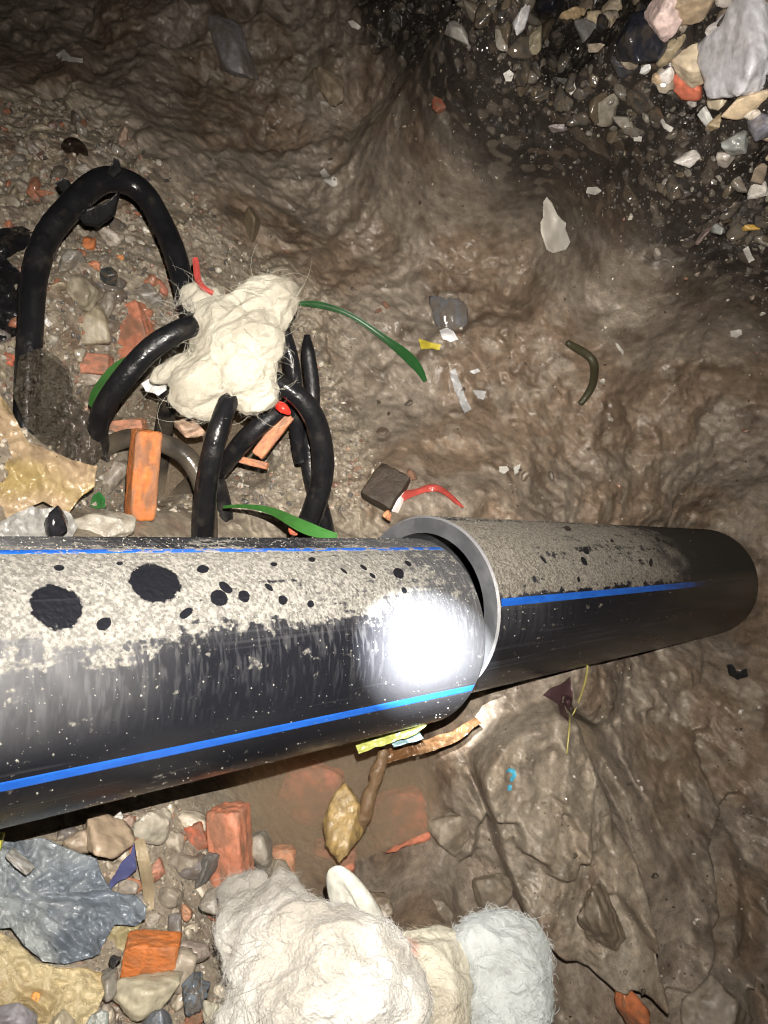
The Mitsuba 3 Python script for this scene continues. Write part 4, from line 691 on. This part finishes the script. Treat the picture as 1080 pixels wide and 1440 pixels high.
# the pale pad: a flat rounded tongue with a groove
th = np.linspace(0, math.pi, 40); yy = np.linspace(-1, 1, 60)
k = holder('white_pad', 'smooth white tongue shaped pad standing out of the white wool', 'pad')
pm = np.array(ICO[4].vertices); kx = np.sign(pm[:, 0]) * np.abs(pm[:, 0]) ** .8; q = np.stack([kx * (1 - .12 * np.clip(-pm[:, 1], 0, 1)), pm[:, 1], pm[:, 2]], -1)
q[:, 2] += np.where(pm[:, 2] < 0, .9 * np.exp(-((q[:, 0] - .12) / .13) ** 2) * ss(-.85, -.3, q[:, 1]), 0)
q = q * np.array([33, 80, 15]) * .72 / FPX @ rotm(-27, 0, 12).T + ray(505, 1290) * .72
put('pad_body', (q, np.array(ICO[4].faces)), 'stone_m', parent=k, color=(.33, .325, .28))
patch('red_spot', [(522, 1270), (528, 1274), (528, 1282), (523, 1280)], (.6, .12, .1), parent=k, t=.725, lift=2, amp=0, step=3, mat='leaf_m', wob=0)
for u, v, r, l in [(402, 1340, 7, 'upper left one on the white wad'), (470, 1344, 7, 'below the white pad'), (497, 1350, 6, 'right below the white pad'), (528, 1417, 6, 'largest on the white wad'), (436, 1400, 4, 'small one in the middle of the white wad')]:
    stone('soil_crumb', u, v, r * 1.3, r * .8, (.03, .03, .03), f'dark crumb of soil on the wool, {l}', 'crumb', rot=20, t=.632 if 420 < u < 600 else .66, sub=2)
# ------------------------------------------------------------------ gravel bank at the upper right
for u, v, a, b, r, c, mt, l in [(830, 4, 21, 13, 0, (.70, .69, .68), 'stone_m', 'white stone at the top edge of the gravel bank'), (805, 24, 22, 11, 6, (.52, .38, .22), 'stone_m', 'flat tan stone under the white top stone'), (837, 26, 11, 14, 0, (.52, .42, .28), 'stone_m', 'small tan stone right of the flat tan one'), (863, 14, 16, 22, 10, (.58, .48, .35), 'stone_m', 'cream stone left of the pink stone'),
                                (929, 20, 26, 33, -35, (.60, .46, .42), 'stone_m', 'long pink and white stone at the top of the bank'), (984, 8, 40, 20, -8, (.34, .26, .17), 'stone_m', 'large brown stone at the top edge of the bank'), (1070, 2, 16, 11, 0, (.60, .38, .16), 'stone_m', 'orange stone at the top right corner'), (890, 58, 42, 40, 20, (.012, .013, .018), 'wet_m', 'big black stone in the middle of the gravel bank'),
                                (772, 4, 27, 17, 0, (.013, .014, .019), 'wet_m', 'black stone at the top edge of the bank'), (827, 42, 20, 18, 20, (.15, .145, .14), 'wet_m', 'wet grey stone below the tan stones'), (943, 68, 21, 13, -20, (.28, .23, .15), 'stone_m', 'olive brown stone right of the black stone'), (976, 90, 32, 24, 30, (.50, .42, .30), 'stone_m', 'large cream tan stone above the red stone'),
                                (941, 100, 12, 15, 0, (.66, .62, .58), 'stone_m', 'white stone left of the red stone'), (923, 110, 11, 10, 0, (.45, .34, .22), 'stone_m', 'round tan pebble under the black stone'), (967, 122, 24, 19, 10, (.52, .15, .09), 'stone_m', 'red stone in the gravel bank'), (1010, 136, 22, 24, 30, (.50, .43, .31), 'stone_m', 'buff stone right of the red stone'),
                                (1050, 147, 34, 14, -10, (.48, .38, .25), 'stone_m', 'long tan stone under the big pale boulder'), (1056, 62, 50, 62, -20, (.55, .55, .58), 'wet_m', 'big pale grey boulder at the right edge of the bank'), (1003, 40, 17, 10, -15, (.60, .57, .55), 'stone_m', 'white flat stone left of the big boulder'), (1008, 72, 12, 16, 0, (.30, .28, .26), 'stone_m', 'grey stone between the cream stone and the boulder'),
                                (1070, 182, 24, 24, 0, (.16, .16, .19), 'wet_m', 'blue grey stone at the right edge under the long tan stone'), (1036, 200, 22, 17, 0, (.20, .21, .20), 'wet_m', 'glassy grey stone below the long tan stone'), (994, 168, 6, 17, -28, (.55, .55, .52), 'stone_m', 'white sliver under the buff stone'), (1006, 176, 11, 11, 0, (.22, .17, .1), 'stone_m', 'brown stone right of the white sliver'),
                                (880, 98, 22, 14, 0, (.03, .03, .034), 'wet_m', 'dark stone under the big black stone'), (905, 100, 7, 9, 0, (.5, .5, .48), 'stone_m', 'pale chip under the big black stone, on dark soil'), (843, 68, 15, 6, 10, (.50, .42, .32), 'stone_m', 'thin tan chip under the wet grey stone'), (1022, 222, 16, 12, 20, (.36, .33, .29), 'wet_m', 'pale grey shard below the glassy grey stone'),
                                (970, 222, 20, 12, -25, (.40, .38, .35), 'wet_m', 'pale shard lying on the black soil of the bank'), (855, 152, 18, 17, 0, (.17, .155, .125), 'wet_m', 'glinting grey stone low on the stony edge'), (752, 60, 16, 24, 30, (.16, .14, .10), 'wet_m', 'glinting brown shard at the top of the black soil'), (735, 22, 10, 26, 30, (.40, .40, .40), 'wet_m', 'crumpled silver strip at the top edge'),
                                (644, 46, 10, 22, -50, (.15, .145, .13), 'stone_m', 'flat grey flake on the black soil near the top'), (786, 180, 14, 6, 4, (.14, .12, .12), 'stone_m', 'grey flat stone low in the black soil'), (990, 330, 5, 30, 42, (.13, .10, .09), 'stone_m', 'slanting grey splinter in the black soil'), (925, 356, 6, 12, -40, (.16, .14, .12), 'wet_m', 'small glinting splinter beside a dark hole'),
                                (1058, 320, 12, 7, 20, (.40, .25, .06), 'stone_m', 'ochre chip at the right edge below the gravel'), (1006, 320, 9, 11, 0, (.14, .15, .14), 'wet_m', 'greenish grey stone low in the black soil'), (1070, 270, 14, 16, 0, (.45, .42, .38), 'stone_m', 'white stone at the right edge below the blue grey one'), (1062, 242, 20, 14, 0, (.2, .16, .12), 'wet_m', 'brown stone at the right edge above the white one')]:
    big = a * b > 600
    stone('gravel_stone', u, v, a * 1.12, b * 1.12, np.minimum(np.array(c) * 1.2, .8), l, 'stone', rot=r, flat=.75, lift=.55, mat=mt, sub=4 if big else 3, amt=.25, rough=.09, n=11, k=12 if big else 18)
rng = np.random.default_rng(77)
bank = Polygon([(740, -40), (785, 15), (860, 55), (925, 115), (985, 165), (1060, 215), (1140, 230), (1140, -60)])
seam_p = Polygon([(640, -20), (680, 40), (740, 130), (850, 190), (930, 260), (1000, 330), (1120, 400), (1140, 240), (1060, 260), (960, 200), (880, 120), (760, 40), (740, -30)])
PAL = [(.55, .45, .32), (.36, .31, .24), (.15, .14, .13), (.03, .03, .034), (.48, .45, .41), (.26, .21, .15), (.6, .54, .45)]
def hue(c):
    c = np.array(c); m = c.max()
    return 'black' if m < .055 else 'red' if c[0] > 2.2 * c[1] else 'dark brown' if m < .13 and c[0] > 1.3 * c[2] else 'dark grey' if m < .17 else ('tan' if c[0] > 1.35 * c[2] else 'grey') if m < .34 else ('cream' if c[0] > 1.3 * c[2] else 'white')
MARKS = [(890, 58, 'the big black stone'), (967, 122, 'the red stone'), (1056, 62, 'the big pale boulder'), (805, 24, 'the flat tan stone'), (929, 20, 'the pink and white stone'), (1050, 147, 'the long tan stone'), (827, 42, 'the wet grey stone'), (976, 90, 'the large cream tan stone'), (984, 8, 'the large brown stone'),
         (1036, 200, 'the glassy grey stone'), (970, 222, 'the pale shard'), (752, 60, 'the glinting brown shard'), (803, 118, 'the beige flake'), (855, 152, 'the glinting grey stone'), (990, 330, 'the slanting splinter'), (832, 268, 'the white flake'), (735, 22, 'the silver strip'), (1070, 270, 'the white stone at the edge'), (644, 46, 'the flat grey flake'),
         (105, 213, 'the round dark pebble'), (160, 335, 'the striped stone'), (186, 470, 'the flat red brick piece'), (152, 385, 'the black tar lump'), (207, 412, 'the rounded concrete lump'), (112, 412, 'the large buff stone'), (133, 458, 'the tall buff stone'), (24, 176, 'the angular pale stone'), (128, 513, 'the low red brick piece'), (60, 470, 'the thick cable'), (40, 300, 'the black sheet'),
         (148, 1186, 'the large tan stone'), (222, 1161, 'the pale concrete lump'), (324, 1188, 'the tall orange brick'), (172, 1222, 'the violet shard'), (263, 1286, 'the narrow orange chip'), (212, 1353, 'the square orange block'), (270, 1395, 'the dark slag lump'), (300, 1268, 'the muddy grey stone'), (200, 1402, 'the flat cream slab'), (130, 1280, 'the blue grey bag'),
         (462, 250, 'the white flake right of the loop'), (357, 318, 'the wood stub'), (632, 448, 'the dark grey stone'), (780, 318, 'the large white chip'), (820, 520, 'the curved twig'), (543, 686, 'the dark block'), (600, 690, 'the red ribbon'), (646, 550, 'the foil strip'), (540, 475, 'the long green blade'), (715, 660, 'the paired white flakes'), (1035, 468, 'the white flake by the right edge'),
         (718, 1095, 'the blue shred'), (785, 985, 'the purple leaf'), (884, 1412, 'the wet brick shard'), (846, 1295, 'the torn clay chunk'), (1000, 1428, 'the smooth clay chunk'), (1036, 945, 'the black scrap'), (860, 1130, 'the crack')]
def where(u, v):
    d = [math.hypot(u - a, v - b) for a, b, _ in MARKS]; a, b, n = MARKS[int(np.argmin(d))]
    far = 'just ' if min(d) < 34 else ''
    return far + (('right of ' if u > a else 'left of ') if abs(u - a) > abs(v - b) else ('below ' if v > b else 'above ')) + n
def scatter(count, poly, rmin, rmax, pal, name, label, cat, group, mat, lift=.3, sub=2, **kw):
    x0, y0, x1, y1 = poly.bounds; c = 0
    while c < count:
        u, v = rng.uniform(x0, x1), rng.uniform(y0, y1)
        if not shapely.contains_xy(poly, u, v): continue
        r = rmin + (rmax - rmin) * rng.uniform() ** 2.2; c += 1
        co = pal[rng.integers(len(pal))]
        stone(name, u, v, r * rng.uniform(.9, 1.6), r * rng.uniform(.6, 1.0), co, f"{'tiny' if r < .5 * (rmin + rmax) else 'small'} {hue(co)} {label} {where(u, v)}", cat, rot=rng.uniform(0, 180), tilt=(rng.uniform(-30, 30), rng.uniform(-30, 30)), mat=mat if isinstance(mat, str) else mat[rng.integers(len(mat))], group=group, sub=sub, lift=lift, **kw)
scatter(95, bank, 9, 25, PAL, 'gravel_piece', 'gravel stone', 'gravel stone', 'small gravel of the bank', ['stone_m', 'wet_m'], lift=.1)
scatter(160, seam_p, 5, 20, [(.09, .082, .07), (.05, .046, .042), (.2, .185, .16), (.07, .056, .038), (.035, .032, .028), (.06, .055, .05)], 'soil_shard', 'shard in black soil', 'shard', 'shards in the black soil', 'wet_m', lift=.4, flat=.5, k=30, n=9)
rubp = Polygon([(0, 140), (130, 140), (190, 230), (260, 330), (260, 440), (180, 470), (120, 560), (60, 480), (0, 480)])
scatter(140, rubp, 4, 16, [(.28, .25, .20), (.2, .18, .15), (.33, .3, .25), (.1, .09, .08), (.24, .2, .14), (.30, .12, .07)], 'rubble_piece', 'rubble stone', 'rubble stone', 'small rubble round the cable loop', ['stone_m', 'wet_m'], lift=.3)
low = Polygon([(60, 1180), (260, 1130), (300, 1170), (380, 1180), (410, 1240), (330, 1280), (320, 1440), (120, 1440), (150, 1360), (210, 1290)])
scatter(120, low, 5, 20, [(.34, .30, .24), (.26, .23, .19), (.42, .37, .29), (.13, .12, .115), (.28, .13, .08)], 'rubble_piece', 'rubble stone', 'rubble stone', 'small rubble below the nearer pipe', ['stone_m', 'stone_m', 'wet_m'], lift=.8)
clay = Polygon([(300, 240), (540, 140), (760, 220), (900, 300), (1080, 420), (1080, 690), (880, 690), (560, 680), (480, 700), (470, 560), (440, 400)])
scatter(60, clay, 2.5, 7, [(.035, .028, .022), (.4, .37, .32), (.16, .13, .1), (.17, .09, .06), (.05, .04, .03)], 'clay_pebble', 'pebble in the clay', 'pebble', 'pebbles in the upper clay', ['stone_m', 'wet_m'], lift=.3)
clay2 = Polygon([(680, 1000), (900, 930), (1080, 880), (1080, 1440), (800, 1440), (740, 1300), (690, 1180)])
scatter(45, clay2, 2.5, 6, [(.45, .42, .37), (.16, .13, .1), (.05, .04, .03), (.2, .17, .14)], 'clay_pebble', 'pebble in the clay', 'pebble', 'pebbles in the lower clay', ['stone_m', 'wet_m'], lift=.3)
# grit and glinting specks strewn over the ground, too many and too small to count
def grit(n, poly, r0, r1, cols, seed):
    g = np.random.default_rng(seed); x0, y0, x1, y1 = poly.bounds
    u, v = g.uniform(x0, x1, n), g.uniform(y0, y1, n); kp = shapely.contains_xy(poly, u, v); u, v = u[kp], v[kp]; m = len(u); t = depth(u, v)
    r = r0 + (r1 - r0) * g.uniform(0, 1, m) ** 3; b = np.array(trimesh.creation.icosahedron().vertices); f = np.array(trimesh.creation.icosahedron().faces)
    c = ray(u, v) * (t - r * .3)[:, None]; V = c[:, None] + b[None] * r[:, None, None] * g.uniform(.5, 1.3, (m, 12, 1)) * g.uniform(.5, 1.4, (m, 1, 3))
    col = np.array(cols)[g.integers(len(cols), size=m)] * g.uniform(.6, 1.3, (m, 1))
    return (V.reshape(-1, 3), (f[None] + 12 * np.arange(m)[:, None, None]).reshape(-1, 3)), np.repeat(np.clip(col, .005, .9), 12, 0)
gm, gc = grit(11000, Polygon([(0, 140), (180, 180), (420, 420), (560, 720), (0, 720)]), .0009, .0060, [(.27, .235, .185), (.33, .3, .25), (.1, .09, .08), (.2, .17, .12), (.2, .125, .09)], 1)
put('gravel', gm, 'stone_m', 'fine grit and crumbs strewn through the rubble at the left', 'grit', kind='stuff', color=gc, smooth=False)
gm, gc = grit(4000, Polygon([(600, 0), (1080, 0), (1080, 440), (900, 330), (700, 200)]), .0008, .0042, [(.06, .055, .05), (.03, .028, .025), (.1, .09, .08), (.13, .12, .10)], 2)
put('gravel', gm, 'wet_m', 'fine wet grit strewn through the black soil of the bank', 'grit', kind='stuff', color=gc, smooth=False)
gm, gc = grit(10000, Polygon([(0, 0), (1080, 0), (1080, 1440), (650, 1440), (650, 1050), (560, 720), (300, 300)]), .0005, .0024, [(.15, .125, .095), (.17, .14, .11), (.13, .1, .075), (.3, .27, .23), (.06, .045, .035), (.15, .12, .09)], 3)
put('gravel', gm, 'wet_m', 'sparse fine specks of grit pressed into the clay', 'grit', kind='stuff', color=gc, smooth=False)
gm, gc = grit(5000, Polygon([(0, 1180), (260, 1120), (410, 1180), (420, 1260), (330, 1290), (320, 1440), (0, 1440)]), 0.0006, .0026, [(.30, .265, .21), (.22, .2, .165), (.32, .29, .23), (.2, .18, .15), (.24, .17, .125)], 4)
put('gravel', gm, 'stone_m', 'fine grit strewn through the rubble at the lower left', 'grit', kind='stuff', color=gc, smooth=False)
